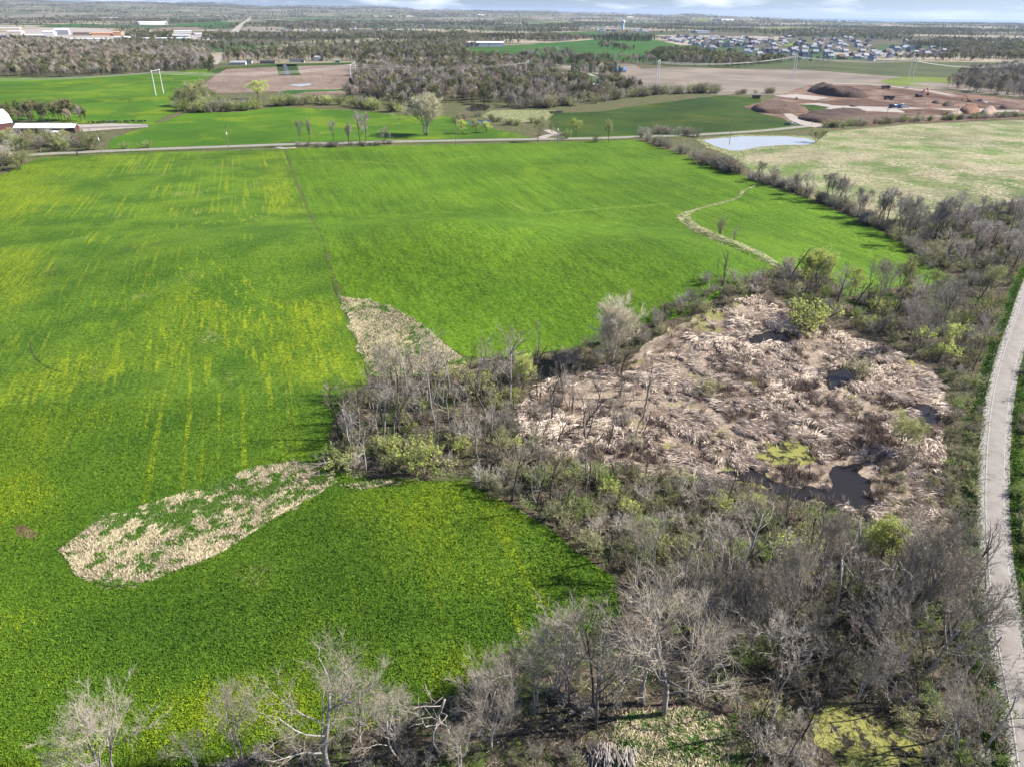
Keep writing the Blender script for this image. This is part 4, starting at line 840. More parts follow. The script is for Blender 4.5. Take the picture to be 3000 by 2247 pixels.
stand([(1345, 1245), (1560, 1300), (1700, 1260), (2110, 1330), (2135, 1450), (2150, 1560), (2160, 1657), (2020, 1657), (2010, 1590), (1900, 1530), (1760, 1500), (1660, 1480), (1560, 1420), (1400, 1300)], 120, 2.2, [('sgrey', 4), ('sbrown', 3), ('solive', 4), ('sgreen', 1.6), ('snag', 1.8), ('snagpale', 1.8), ('pale', 0.9), ('bare', 0.8)], 'in the lower thicket beside the road', (0.55, 0.95))
stand([(440, 1690), (560, 1615), (760, 1570), (900, 1545), (1020, 1500), (1100, 1440), (1220, 1440), (1290, 1560), (1290, 1690)], 42, 1.9, [('sgrey', 4), ('sbrown', 3), ('solive', 3)], 'in the wood along the bottom edge', (0.35, 0.6))
stand([(1600, 1560), (1730, 1540), (1760, 1690), (1610, 1690)], 14, 1.6, [('sgrey', 5), ('solive', 2), ('snag', 1)], 'at the left end of the algae pool', (0.5, 0.9))
stand([(1800, 1700), (2020, 1690), (2020, 1630), (2160, 1600), (2175, 1700)], 14, 1.6, [('sbrown', 5), ('solive', 3), ('sgreen', 2)], 'at the right end of the algae pool', (0.4, 0.7))
stand([(1400, 700), (1490, 640), (1560, 590), (1640, 600), (1700, 575), (1720, 640), (1650, 640), (1600, 650), (1490, 695), (1430, 720)], 38, 2.4, [('sbrown', 5), ('sgrey', 4), ('solive', 1), ('snag', 0.8)], 'on the far bank of the marsh', (0.7, 1.15))
stand([(1700, 590), (1790, 620), (1830, 655), (1960, 640), (2060, 630), (2100, 640), (2150, 700), (2110, 830), (2085, 860), (2020, 790), (1900, 735), (1760, 690), (1710, 650)], 110, 2.6, [('sbrown', 3), ('sgrey', 3), ('solive', 4), ('sgreen', 1.5), ('bud', 0.5), ('syel', 1.5), ('snag', 1.2), ('bare', 1.2)], 'in the wood between the marsh and the road', (0.7, 1.25))
stand([(2045, 850), (2110, 830), (2118, 900), (2100, 1050), (2110, 1170), (2060, 1180), (2050, 1050), (2040, 950)], 44, 2.0, [('sbrown', 5), ('solive', 4), ('sgreen', 1)], 'on the bank between marsh and road', (0.45, 0.85))
stand([(1900, 1010), (1960, 990), (2060, 1040), (2080, 1160), (2000, 1160), (1930, 1130), (1895, 1080)], 30, 2.2, [('sbrown', 5), ('sgrey', 3), ('solive', 3)], 'right of the dark pond', (0.4, 0.75))
stand([(1960, 535), (2062, 600), (2100, 620), (2150, 690), (2205, 600), (2250, 500), (2230, 450), (2130, 462), (2000, 480), (1890, 487)], 130, 2.6, [('sbrown', 3), ('sgrey', 4), ('solive', 4), ('bare', 0.8), ('tall', 0.8)], 'in the corner wood by the road bend', (0.7, 1.3))
stand([(1130, 880), (1250, 815), (1350, 800), (1400, 860), (1380, 980), (1240, 1010), (1150, 960)], 36, 2.0, [('snag', 6), ('snagpale', 3), ('sgrey', 2), ('sbrown', 1)], 'standing in the left end of the reed marsh', (0.5, 0.95))
stand([(715, 930), (765, 870), (850, 815), (1000, 820), (1110, 850), (1120, 960), (900, 1000), (720, 985)], 22, 3.2, [('snagpale', 4), ('snag', 2), ('pale', 1.2)], 'rising from the clump at the corner of the two fields', (0.75, 1.2))
stand([(1350, 1260), (1700, 1230), (2080, 1260), (2120, 1450), (2020, 1560), (1760, 1490), (1560, 1420)], 30, 4.0, [('snagpale', 3), ('snag', 3), ('pale', 1.5)], 'standing tall in the lower thicket', (0.8, 1.2))
def hedge(line, n, wid, kinds, where, sc, group=None):
    c = line_pts(line, 6)
    for _ in range(n):
        i = random.randrange(len(c)-1); q = c[i]+(c[i+1]-c[i])*random.random()+rng.normal(size=2)*wid; kk = random.choices(*zip(*kinds))[0]; k = ALLK[kk]
        k.put((q[0], q[1], float(H(*q))), random.uniform(*sc), None, '%s %s' % ({'sgrey': 'leafless grey shrub', 'sbrown': 'bare brown shrub', 'solive': 'olive half-leafed shrub', 'sgreen': 'green leafing shrub', 'syel': 'yellow-green shrub', 'bud': 'budding tree', 'con': 'dark conifer', 'bare': 'bare tree', 'tall': 'slim bare tree', 'snag': 'dead tree', 'yel': 'yellow-green tree'}[kk], where), '%ss %s' % (k.name.replace('_', ' '), where), None, random.uniform(0.9, 1.3))
hedge([(1385, 297), (1440, 318), (1500, 345), (1560, 366), (1598, 378)], 44, 1.6, [('sbrown', 4), ('sgrey', 5)], 'in the dense hedge at the far right of the wheat', (1.2, 1.9))
hedge([(1385, 292), (1440, 291), (1500, 296)], 12, 1.4, [('sbrown', 4), ('sgrey', 5)], 'in the short hedge beside the crossing road', (1.2, 1.7))
hedge([(1630, 388), (1700, 408), (1780, 436), (1870, 476), (1950, 522), (2050, 594)], 125, 1.9, [('sbrown', 4), ('sgrey', 5), ('solive', 2)], 'in the hedgerow beside the pale meadow', (0.7, 1.35))
hedge([(640, 318), (720, 318), (800, 316), (850, 312)], 30, 1.6, [('sbrown', 4), ('sgrey', 5)], 'at the foot of the roadside row of trees', (0.55, 0.95))
hedge([(1790, 276), (1880, 270), (1960, 264), (2080, 259), (2215, 253)], 80, 2.0, [('sbrown', 2), ('solive', 4), ('sgreen', 3), ('sgrey', 3)], 'in the hedge between the pale meadow and the building site', (0.8, 1.5))
hedge([(2250, 720), (2224, 860), (2214, 1000), (2214, 1120), (2232, 1230)], 40, 1.0, [('sbrown', 4), ('solive', 4), ('sgreen', 3)], 'on the far verge of the road', (0.4, 0.8))
hedge([(380, 240), (430, 243), (500, 241), (570, 234), (640, 226), (720, 228), (800, 236), (860, 244)], 70, 3.0, [('sgreen', 5), ('solive', 4), ('sgrey', 2), ('syel', 2)], 'in the hedge below the brown stubble field', (1.6, 2.7))
hedge([(1120, 236), (1180, 232), (1260, 226), (1340, 214), (1420, 205), (1500, 202), (1540, 202)], 80, 4.0, [('solive', 5), ('sgrey', 4), ('sbrown', 3)], 'in the tree belt behind the dark pasture', (1.8, 3.0))
hedge([(980, 268), (1020, 256), (1060, 262), (1110, 272), (1160, 262)], 20, 4.0, [('solive', 5), ('sbrown', 4), ('sgreen', 2)], 'around the small reed bed beyond the road', (0.9, 1.4))
hedge([(1595, 206), (1610, 204), (1650, 204), (1668, 202)], 12, 3.0, [('sbrown', 4), ('solive', 4)], 'at the far corner of the dark pasture', (1.2, 1.8))
stand([(385, 226), (400, 214), (440, 212), (462, 228), (455, 240), (402, 243)], 12, 4.5, [('bud', 4), ('con', 1), ('sgreen', 2)], 'rising from the dark clump beside the hay field', (1.1, 1.6))
for n, (bx, by, t) in enumerate([(20, 440, 372), (62, 430, 368), (105, 425, 372), (140, 420, 376), (180, 428, 378), (30, 480, 405), (75, 455, 390), (120, 450, 395), (165, 445, 392), (8, 500, 425), (55, 500, 440), (205, 440, 395)]):
    b = P(bx, by); k = (K_bud, K_bare)[n % 2]; k.put(b, fit_height(b, t)/(12, 16)[n % 2], None, ('half-leafed dark tree', 'bare spreading tree')[n % 2]+' between the cattle shed and the road', ('half-leafed trees', 'bare trees')[n % 2]+' between the cattle shed and the road', n, 1.5)
# farm trees at the left edge, dark clump in the hay field
stand([(-30, 306), (60, 298), (140, 303), (200, 310), (195, 326), (90, 332), (60, 345), (40, 368), (-40, 384)], 46, 3.0, [('solive', 4), ('sgreen', 6), ('sbrown', 4)], 'around the farm at the left edge', (1.3, 2.5))
stand([(378, 222), (400, 205), (440, 205), (470, 225), (465, 244), (400, 246)], 30, 3.5, [('sgreen', 5), ('sgrey', 2), ('solive', 4)], 'in the dark clump beside the hay field', (1.8, 3.0))
for bx, by, t in ((545, 316, 272), (600, 310, 275), (1030, 280, 225), (1058, 275, 236), (1088, 278, 230), (1072, 270, 234), (965, 300, 285), (955, 296, 284), (1108, 300, 255), (1330, 262, 225), (1995, 272, 250), (2015, 272, 252), (2030, 272, 250), (2045, 273, 251)):
    b = P(bx, by); K_con.put(b, fit_height(b, t)/12, None, 'dark single conifer beyond the crossing road', 'single conifers beyond the road', None, 1.2)
# trees standing just right of the frame whose shadows cross the road
for vx, vy, s in ((2330, 800, 0.8), (2315, 860, 0.8), (2430, 1470, 0.75), (2460, 1540, 0.8), (2440, 1610, 0.7), (2330, 755, 0.8)):
    b = V(vx, vy); K_bare.put(b, s, None, 'bare grey tree on the far side of the country road', 'bare trees beyond the road edge')

for n, (bx, by, t) in enumerate([(590, 2285, 2120), (1170, 2215, 1985), (1400, 2150, 1900), (1440, 2200, 1980), (1500, 2100, 1850), (1350, 2260, 2080)]):
    b = P(bx, by); K_fine.put(b, fit_height(b, t)/16, None, 'fine-twigged grey tree in the band along the bottom edge', 'fine-twigged trees along the bottom edge', n, random.uniform(1.1, 1.4))
for n, (bx, by, t) in enumerate([(2080, 1960, 1760), (2190, 1930, 1740), (2290, 1990, 1820), (2360, 1900, 1720), (2230, 1800, 1640), (2450, 1850, 1690), (2620, 1880, 1720), (2720, 1840, 1690), (2680, 2080, 1890), (2500, 2060, 1880), (2380, 1780, 1620), (1990, 1790, 1640), (2740, 1740, 1600)]):
    b = P(bx, by); (K_fine, K_bare, K_snag)[n % 3].put(b, fit_height(b, t)/(16, 16, 12)[n % 3], None, ('fine-twigged grey tree', 'bare grey tree', 'slim dark dead tree')[n % 3]+' rising above the lower thicket', ('fine-twigged trees', 'bare grey trees', 'slim dead trees')[n % 3]+' above the lower thicket', n, random.uniform(0.9, 1.25))
# ------------------------------------------------------------------ stuff: reeds, straw, crop leaves
def blades(n_pos, ang, elev, L, w, droop, tint):
    """n leaning blades of three points each, as arrays"""
    n = len(ang); d = np.column_stack([np.cos(ang)*np.cos(elev), np.sin(ang)*np.cos(elev), np.sin(elev)])
    r = rng.normal(size=(n, 3)); s = np.cross(d, r); s /= np.linalg.norm(s, axis=1)[:, None]+1e-9
    m = n_pos+d*(L*0.55)[:, None]; d2 = d.copy(); d2[:, 2] -= droop; d2 /= np.linalg.norm(d2, axis=1)[:, None]
    e = m+d2*(L*0.45)[:, None]; e[:, 2] = np.maximum(e[:, 2], n_pos[:, 2]+0.02)
    W = w[:, None]*s
    v = np.stack([n_pos-W, n_pos+W, m-W*0.8, m+W*0.8, e], 1).reshape(-1, 3)
    b = (np.arange(n)*5)[:, None]; f = np.stack([b+np.array([0, 1, 3]), b+np.array([0, 3, 2]), b+np.array([2, 3, 4])], 1).reshape(-1, 3)
    return v, f, np.repeat(tint, 5)
def blade_mat(name, lo, hi, mid=None):
    n = NB(name); t = n.attr(); c = n.mix(n.ramp(t, 0.0, 1.0), lo, hi)
    return n.done(c, 0.85)
def rand_in(poly, n, world=False):
    p = np.array([q[:2] for q in poly] if world else [V(*q)[:2] for q in poly]); lo, hi = p.min(0), p.max(0); out = np.zeros((0, 2))
    while len(out) < n:
        q = lo+(hi-lo)*rng.random((n, 2)); out = np.concatenate([out, q[in_poly(q[:, 0], q[:, 1], p)]])
    return out[:n]
wpolys = [np.array([V(*q)[:2] for q in pts]) for pts in (POND, [(1600, 735), (1640, 722), (1690, 718), (1735, 728), (1700, 742), (1640, 748)], [(1775, 820), (1790, 800), (1850, 795), (1855, 815), (1800, 850)], [(1960, 870), (2020, 880), (2040, 925), (1990, 920)], [(1610, 985), (1660, 965), (1720, 950), (1750, 965), (1760, 1000), (1700, 1006), (1640, 1006)])]
c = rand_in(MARSH, 8600)
dens = fbm(c[:, 0]+50, c[:, 1], 11.0); keep = rng.random(len(c)) < np.clip((dens-0.29)*4, 0.05, 1)*np.where(vnoise(c[:, 0], c[:, 1], 2.6) > 0.36, 1, 0.12)
for i, w in enumerate(wpolys): keep &= ~in_poly(c[:, 0], c[:, 1], w)
# fewer reeds at the left end, under the trees, and at the right-hand margin
c = c[keep]; nb = 26
ring = np.concatenate([densify(list(w), 0.55) for w in wpolys]); ring = ring+rng.normal(size=ring.shape)*0.7; ring = ring[rng.random(len(ring)) < 0.22]; n_open = len(c); c = np.concatenate([c, ring])
flow = fbm(c[:, 0], c[:, 1]+300, 14.0)*6.5 + 1.6 + rng.normal(size=len(c))*0.38
stand_up = 0.5*fbm(c[:, 0]-70, c[:, 1]+20, 9.0) + 0.5*fbm(c[:, 0]+70, c[:, 1]+20, 3.0) + rng.normal(size=len(c))*0.05 > 0.545
stand_up[n_open:] = True
nb = 26; N = len(c)*nb; idx = np.repeat(np.arange(len(c)), nb)
up_ = stand_up[idx]; off = rng.normal(size=(N, 2))*np.where(up_, 0.26, 0.42)[:, None]
xy = c[idx]+off; ang = flow[idx]+rng.normal(size=N)*np.where(up_, 1.2, 0.24); el = np.where(up_, rng.uniform(0.75, 1.5, N), np.abs(rng.normal(0.16, 0.16, N)))
L_ = np.where(up_, rng.uniform(0.8, 1.7, N), rng.uniform(0.8, 2.0, N)); base = np.column_stack([xy, H(xy[:, 0], xy[:, 1])+0.13+np.where(up_, 0, rng.uniform(0, 0.6, N))])
tint = np.clip(np.where(up_, 0.30, 0.78) + (rng.random(len(c))*0.5-0.25)[idx] + rng.normal(size=N)*0.16, 0, 1)
v, f, t = blades(base, ang, el, L_, np.where(up_, 0.035, 0.065), np.where(up_, 0.25, 0.55), tint)
o = link('reeds', mesh_np('reeds', v, f, blade_mat('reed_blades', (0.095, 0.066, 0.048), (0.74, 0.62, 0.50)), tint=t)); tag(o, 'flattened pale pink-beige reeds covering the marsh', 'reeds', kind='stuff')
# dead straw lying on the pale patches
parts_ = []
for poly, n, a0 in (([(735, 642), (790, 650), (855, 668), (915, 705), (955, 742), (990, 770), (1010, 800), (930, 815), (805, 812), (775, 745)], 26000, 0.3), ([(130, 1190), (215, 1125), (385, 1070), (555, 1010), (655, 998), (720, 1040), (700, 1062), (600, 1115), (480, 1195), (300, 1266), (240, 1270), (165, 1245)], 52000, 0.5), ([(1330, 1545), (1480, 1530), (1580, 1560), (1620, 1620), (1600, 1700), (1310, 1700)], 3500, 0.2), ([(735, 1050), (800, 1042), (870, 1040), (860, 1050), (780, 1058)], 1500, 0.3), ([(1480, 470), (1500, 488), (1545, 510), (1600, 534), (1650, 558), (1690, 580), (1680, 583), (1630, 560), (1560, 530), (1500, 505), (1476, 480)], 4000, 0.8)):
    q = rand_in(poly, n); g = 0.6*fbm(q[:, 0]+9, q[:, 1]+4, 1.3)+0.4*fbm(q[:, 0]+9, q[:, 1]+4, 7.0); gg = g+rng.normal(size=n)*0.045 > (0.56 if n == 26000 else 0.50)
    A = a0+fbm(q[:, 0], q[:, 1], 5.0)*3+rng.normal(size=n)*0.5
    bb = np.column_stack([q, H(q[:, 0], q[:, 1])+0.14])
    parts_.append((bb, A, np.where(gg, rng.uniform(0.4, 1.1, n), np.abs(rng.normal(0.2, 0.2, n))), np.where(gg, 0.3, rng.uniform(0.35, 0.8, n)), np.clip(rng.uniform(0.3, 1, n)*np.where(gg, 0.0, 1)-np.where(gg, 0.2, 0), -1, 1), gg))
B = [np.concatenate([p[i] for p in parts_]) for i in range(6)]
for nm, sel, mt, lb in (('straw', ~B[5], blade_mat('straw_blades', (0.24, 0.20, 0.11), (0.53, 0.455, 0.30)), 'loose dead straw on the pale field patches'), ('grass_tufts', B[5], blade_mat('green_blades', (0.045, 0.105, 0.012), (0.10, 0.19, 0.025)), 'green grass tufts growing through the straw patches')):
    k = sel.sum(); v, f, t = blades(B[0][sel], B[1][sel], B[2][sel], B[3][sel], np.full(k, 0.045), np.full(k, 0.4), np.clip(B[4][sel] if nm == 'straw' else rng.random(k), 0, 1))
    tag(link(nm, mesh_np(nm, v, f, mt, tint=t)), lb, 'straw' if nm == 'straw' else 'grass', kind='stuff')
# crop leaves on the nearer field, denser towards the camera
CROP = [(-60, 880), (300, 860), (760, 860), (745, 970), (800, 1037), (1000, 1038), (1150, 1118), (1328, 1252), (1345, 1330), (1150, 1475), (900, 1556), (500, 1640), (250, 1720), (-60, 1720)]
q = rand_in(CROP, 420000); keep = rng.random(len(q)) < np.clip(1.35-q[:, 1]/110.0, 0.0, 1); q = q[keep]
for pl in ([(130, 1190), (215, 1125), (385, 1070), (555, 1010), (655, 998), (720, 1040), (700, 1062), (600, 1115), (480, 1195), (300, 1266), (240, 1270), (165, 1245)],):
    pw = np.array([V(*z)[:2] for z in pl]); q = q[~in_poly(q[:, 0], q[:, 1], pw)]
n = len(q); yel_ = fbm(q[:, 0]+11, q[:, 1]+140, 14.0); clump = vnoise(q[:, 0], q[:, 1], 0.45)
tint = np.clip(0.32 + (yel_-0.5)*1.4 + zone_at(q[:, 0], q[:, 1])*1.3 + rng.normal(size=n)*0.11 + (clump-0.5)*0.3, 0, 1)
v, f, t = blades(np.column_stack([q, H(q[:, 0], q[:, 1])+0.05]), rng.uniform(0, 6.283, n), rng.uniform(0.25, 1.2, n), rng.uniform(0.16, 0.34, n)*(0.6+clump), np.full(n, 0.06), np.full(n, 0.5), tint)
n_ = NB('crop_leaf_blades'); tt = n_.attr(); c_ = n_.mix(n_.ramp(tt, 0.0, 0.5), (0.042, 0.100, 0.009), (0.084, 0.158, 0.012)); c_ = n_.mix(n_.ramp(tt, 0.5, 0.95), c_, (0.19, 0.25, 0.010)); M_crop = n_.done(c_, 0.8)
tag(link('crop_leaves', mesh_np('crop_leaves', v, f, M_crop, tint=t)), 'leafy green crop with yellow dandelions in the nearer field', 'crop', kind='stuff')
# rank grass along the near road and the thicket edge
def edge_pts(line, n, wid): 
    i = rng.random(n)*(len(line)-1.001); k = i.astype(int); q = line[k]+(line[k+1]-line[k])*(i-k)[:, None]; return q+rng.normal(size=(n, 2))*wid
q = np.concatenate([edge_pts(LE-o_*0.9, 26000, 0.7) for o_ in ((RE-LE)/np.linalg.norm(RE-LE, axis=1)[:, None],)] + [edge_pts(RE+o_*0.9, 12000, 0.7) for o_ in ((RE-LE)/np.linalg.norm(RE-LE, axis=1)[:, None],)]); n = len(q)
v, f, t = blades(np.column_stack([q, H(q[:, 0], q[:, 1])+0.12]), rng.uniform(0, 6.283, n), rng.uniform(0.5, 1.4, n), rng.uniform(0.2, 0.6, n), np.full(n, 0.05), np.full(n, 0.4), rng.random(n))
tag(link('verge_grass', mesh_np('verge_grass', v, f, blade_mat('verge_blades', (0.03, 0.09, 0.01), (0.075, 0.16, 0.02)), tint=t)), 'bright green grass along both edges of the country road', 'grass', kind='stuff')
# litter of sticks and dead grass on the thicket floor
TH = [(700, 985), (770, 860), (1000, 792), (1290, 742), (1480, 690), (1640, 598), (1790, 602), (2040, 626), (2066, 606), (2200, 560), (2150, 770), (2112, 950), (2110, 1100), (2120, 1300), (2155, 1500), (2170, 1690), (450, 1690), (780, 1560), (1010, 1490), (1220, 1400), (1345, 1330), (1330, 1245), (1150, 1110), (1010, 1034), (760, 1034)]
q = rand_in(TH, 90000); mp_ = np.array([V(*z)[:2] for z in MARSH]); q = q[~in_poly(q[:, 0], q[:, 1], mp_)]; n = len(q)
gg = fbm(q[:, 0]+3, q[:, 1]+8, 6.0) > 0.58
v, f, t = blades(np.column_stack([q, H(q[:, 0], q[:, 1])+0.1]), rng.uniform(0, 6.283, n), np.abs(rng.normal(0.35, 0.35, n)), rng.uniform(0.4, 1.3, n), np.full(n, 0.035), np.full(n, 0.4), np.where(gg, rng.uniform(0.0, 0.3, n), rng.uniform(0.45, 1, n)))
n_ = NB('litter_blades'); tt = n_.attr(); c_ = n_.mix(n_.ramp(tt, 0.28, 0.45), (0.08, 0.15, 0.025), (0.17, 0.135, 0.095)); c_ = n_.mix(n_.ramp(tt, 0.5, 1.0), c_, (0.36, 0.30, 0.22))
tag(link('undergrowth', mesh_np('undergrowth', v, f, n_.done(c_, 0.9), tint=t)), 'dry grass and low undergrowth on the floor of the thickets', 'undergrowth', kind='stuff')

# ------------------------------------------------------------------ far woods
def far_proto(name, T, C, mats):
    tb = TB(); v, f, m, _ = T.arrays(); tb.add(v, f, 0); v, f, m, _ = C.arrays(); tb.v.append(v); tb.f.append(f+tb.n); tb.m.append(m+1); tb.t.append(np.zeros(len(v))); tb.n += len(v)
    return bpy.data.objects.new(name, tb.mesh(name, mats))
def scatter_stuff(name, protos, pos, scl, label, cat):
    col = bpy.data.collections.new(name + '_sources')
    for p in protos: col.objects.link(p)
    n = len(pos); me = bpy.data.meshes.new(name); me.vertices.add(n); me.vertices.foreach_set('co', np.asarray(pos, np.float32).ravel())
    a = me.attributes.new('scl', 'FLOAT', 'POINT'); a.data.foreach_set('value', np.asarray(scl, np.float32))
    a = me.attributes.new('yaw', 'FLOAT', 'POINT'); a.data.foreach_set('value', rng.uniform(0, 6.283, n).astype(np.float32))
    a = me.attributes.new('pick', 'INT', 'POINT'); a.data.foreach_set('value', rng.integers(0, len(protos), n).astype(np.int32))
    g = bpy.data.node_groups.new(name, 'GeometryNodeTree'); g.interface.new_socket('Geometry', in_out='INPUT', socket_type='NodeSocketGeometry'); g.interface.new_socket('Geometry', in_out='OUTPUT', socket_type='NodeSocketGeometry')
    N_ = g.nodes.new; gi = N_('NodeGroupInput'); go = N_('NodeGroupOutput'); ip = N_('GeometryNodeInstanceOnPoints'); ci = N_('GeometryNodeCollectionInfo')
    ci.inputs['Collection'].default_value = col; ci.inputs['Separate Children'].default_value = True; ci.inputs['Reset Children'].default_value = True
    def at(nm, ty): x = N_('GeometryNodeInputNamedAttribute'); x.data_type = ty; x.inputs['Name'].default_value = nm; return x.outputs['Attribute']
    cx = N_('ShaderNodeCombineXYZ'); er = N_('FunctionNodeEulerToRotation'); lk = g.links.new
    lk(at('yaw', 'FLOAT'), cx.inputs['Z']); lk(cx.outputs[0], er.inputs[0]); lk(gi.outputs[0], ip.inputs['Points']); lk(ci.outputs[0], ip.inputs['Instance']); ip.inputs['Pick Instance'].default_value = True
    lk(at('pick', 'INT'), ip.inputs['Instance Index']); lk(er.outputs[0], ip.inputs['Rotation']); lk(at('scl', 'FLOAT'), ip.inputs['Scale']); lk(ip.outputs[0], go.inputs[0])
    o = link(name, me); md = o.modifiers.new('scatter', 'NODES'); md.node_group = g
    return tag(o, label, cat, kind='stuff')
def lod_tree(seed, tw, leaves=0.0, ls=0.5, **k): return make_tree(seed=seed, h=13, levels=2, limbs=k.get('limbs', 9), twigs=k.get('twigs', 10), twig_len=2.0, tw=tw, leaves=leaves, leaf_size=ls, spread=k.get('spread', 36), trunk_r=0.2, up=0.15, fork=k.get('fork', 0.25))
M_twtan = wood_mat('tan_twigs', (0.40, 0.335, 0.235), (0.29, 0.245, 0.175), 0.35)
M_farleaf = leaf_mat('far_young_leaves', (0.20, 0.20, 0.085), (0.14, 0.145, 0.06), 0.4); M_farleaf2 = leaf_mat('far_green_leaves', (0.13, 0.17, 0.05), (0.09, 0.12, 0.04), 0.4)
FB = [far_proto('leafless_tree', *lod_tree(200+i, 0.055, spread=30+4*i), [M_barkmid, (M_twiggrey, M_twigbrown, M_twtan, M_twiggrey)[i]]) for i in range(4)]
FL = [far_proto('leafing_tree', *lod_tree(220+i, 0.05, 1.1, 0.42, spread=34+4*i), [M_barkdark, (M_twigolive, M_twtan, M_twigolive, M_twigbrown)[i], (M_farleaf, M_farleaf, M_farleaf2, M_farleaf)[i]]) for i in range(4)]
FC = [far_proto('conifer_tree', *make_conifer(240+i, 12, 2.6+0.5*i, 10, 7, 5), [M_barkdark, M_needle]) for i in range(3)]
open_land = [np.array([P(a*K, b*K)[:2] for a, b in pts]) for pts in OPEN]
def far_fill(lo, hi, spacing, seed):
    g = np.random.default_rng(seed); n = int(0.5*math.radians(78)*(hi*hi-lo*lo)/spacing**2)
    r = np.sqrt(g.uniform(lo*lo, hi*hi, n)); a = g.uniform(math.radians(-39), math.radians(39), n); x = r*np.sin(a); y = r*np.cos(a)
    m = fbm(x+900, y*1.0+200, 520.0)*0.6 + fbm(x-300, y*0.6+80, 170.0)*0.4
    keep = (m > (0.49 if lo < 2000 else 0.53)) | (g.random(n) < 0.07)
    for p in open_land: keep &= ~in_poly(x, y, p)
    keep &= shore_dist(x, y) < -60
    return x[keep], y[keep], g
XS, YS = [], []
for lo, hi, sp, sd_ in ((1000, 2600, 9.5, 1), (2600, 6000, 19.0, 2), (6000, 15000, 46.0, 3)):
    x, y, g = far_fill(lo, hi, sp, sd_); XS.append(x); YS.append(y)
X = np.concatenate(XS); Y = np.concatenate(YS)
kindv = fbm(X+77, Y-33, 150.0) + rng.normal(size=len(X))*0.09
kinds_ = np.where(kindv > 0.60, 1, np.where((rng.random(len(X)) < 0.08) | (kindv < 0.30), 2, np.where(rng.random(len(X)) < 0.35, 1, 0)))
for poly, n, mix_ in WOODS:
    q = rand_in(poly, n); X = np.concatenate([X, q[:, 0]]); Y = np.concatenate([Y, q[:, 1]]); kinds_ = np.concatenate([kinds_, rng.choice(3, n, p=mix_)])
D = np.hypot(X, Y); sc_ = rng.uniform(0.65, 1.25, len(X))*np.interp(D, [0, 3000, 8000, 15000], [1.0, 1.0, 1.25, 1.5])
PS = np.column_stack([X, Y, H(X, Y)])
for kk, nm, pr, lb in ((0, 'leafless_woods', FB, 'grey and brown leafless woods stretching to the skyline'), (1, 'leafing_woods', FL, 'olive and pale green leafing woods stretching to the skyline'), (2, 'conifer_woods', FC, 'dark evergreen trees among the distant woods')):
    s_ = kinds_ == kk; scatter_stuff(nm, pr, PS[s_], sc_[s_], lb, 'woods')
# ------------------------------------------------------------------ buildings
def mesh_py(name, v, f, mats, mi=None, smooth=False):
    me = bpy.data.meshes.new(name); me.from_pydata([tuple(map(float, q)) for q in v], [], [tuple(q) for q in f])
    for m in (mats if isinstance(mats, (list, tuple)) else [mats]): me.materials.append(m)
    if mi is not None: me.polygons.foreach_set('material_index', mi)
    if smooth: me.polygons.foreach_set('use_smooth', [True]*len(f))
    me.update(); return me
class PB:
    def __init__(s): s.v = []; s.f = []; s.m = []
    def poly(s, pts, faces, m=0):
        n = len(s.v); s.v += [tuple(p) for p in pts]; s.f += [tuple(i+n for i in q) for q in faces]; s.m += [m]*len(faces); return s
    def box(s, cx, cy, cz, sx, sy, sz, m=0, bev=0.0):
        x, y, z = sx/2, sy/2, sz/2; b = min(bev, x*0.9, y*0.9)
        if not b:
            return s.poly([(cx-x, cy-y, cz-z), (cx+x, cy-y, cz-z), (cx+x, cy+y, cz-z), (cx-x, cy+y, cz-z), (cx-x, cy-y, cz+z), (cx+x, cy-y, cz+z), (cx+x, cy+y, cz+z), (cx-x, cy+y, cz+z)], [(0, 3, 2, 1), (4, 5, 6, 7), (0, 1, 5, 4), (1, 2, 6, 5), (2, 3, 7, 6), (3, 0, 4, 7)], m)
        lo = [(cx-x, cy-y), (cx+x, cy-y), (cx+x, cy+y), (cx-x, cy+y)]; hi = [(cx-x+b, cy-y+b), (cx+x-b, cy-y+b), (cx+x-b, cy+y-b), (cx-x+b, cy+y-b)]
        p = [(*q, cz-z) for q in lo]+[(*q, cz+z-b) for q in lo]+[(*q, cz+z) for q in hi]
        return s.poly(p, [(0, 3, 2, 1), (8, 9, 10, 11)]+[(i, (i+1) % 4, 4+(i+1) % 4, 4+i) for i in range(4)]+[(4+i, 4+(i+1) % 4, 8+(i+1) % 4, 8+i) for i in range(4)], m)
    def tube(s, pts, r, n=6, m=0):
        v, f = tube_vf(pts, r, n); return s.poly(v.tolist(), [tuple(int(i) for i in q) for q in f], m)
    def lathe(s, prof, n=16, m=0, c=(0, 0, 0)):
        v = [(c[0]+r*math.cos(2*math.pi*j/n), c[1]+r*math.sin(2*math.pi*j/n), c[2]+z) for r, z in prof for j in range(n)]
        f = [(i*n+j, i*n+(j+1) % n, (i+1)*n+(j+1) % n, (i+1)*n+j) for i in range(len(prof)-1) for j in range(n)]
        return s.poly(v, f, m)
    def mesh(s, name, mats, smooth=False): return mesh_py(name, s.v, s.f, mats, s.m, smooth)
    def obj(s, name, mats, parent=None, smooth=False): return link(name, s.mesh(name, mats, smooth), parent)
WHITE = plain('white_siding', (0.62, 0.62, 0.60), 0.7, 0.06); CREAM = plain('cream_siding', (0.46, 0.41, 0.32), 0.7, 0.08); GREYS = plain('grey_siding', (0.30, 0.31, 0.33), 0.7, 0.08); BLUES = plain('blue_grey_siding', (0.30, 0.37, 0.45), 0.7, 0.08)
TANS = plain('tan_brick', (0.24, 0.185, 0.14), 0.85, 0.2); RED = plain('red_barn_boards', (0.085, 0.035, 0.03), 0.85, 0.25); ORANGE = plain('orange_cladding', (0.50, 0.27, 0.15), 0.7, 0.1)
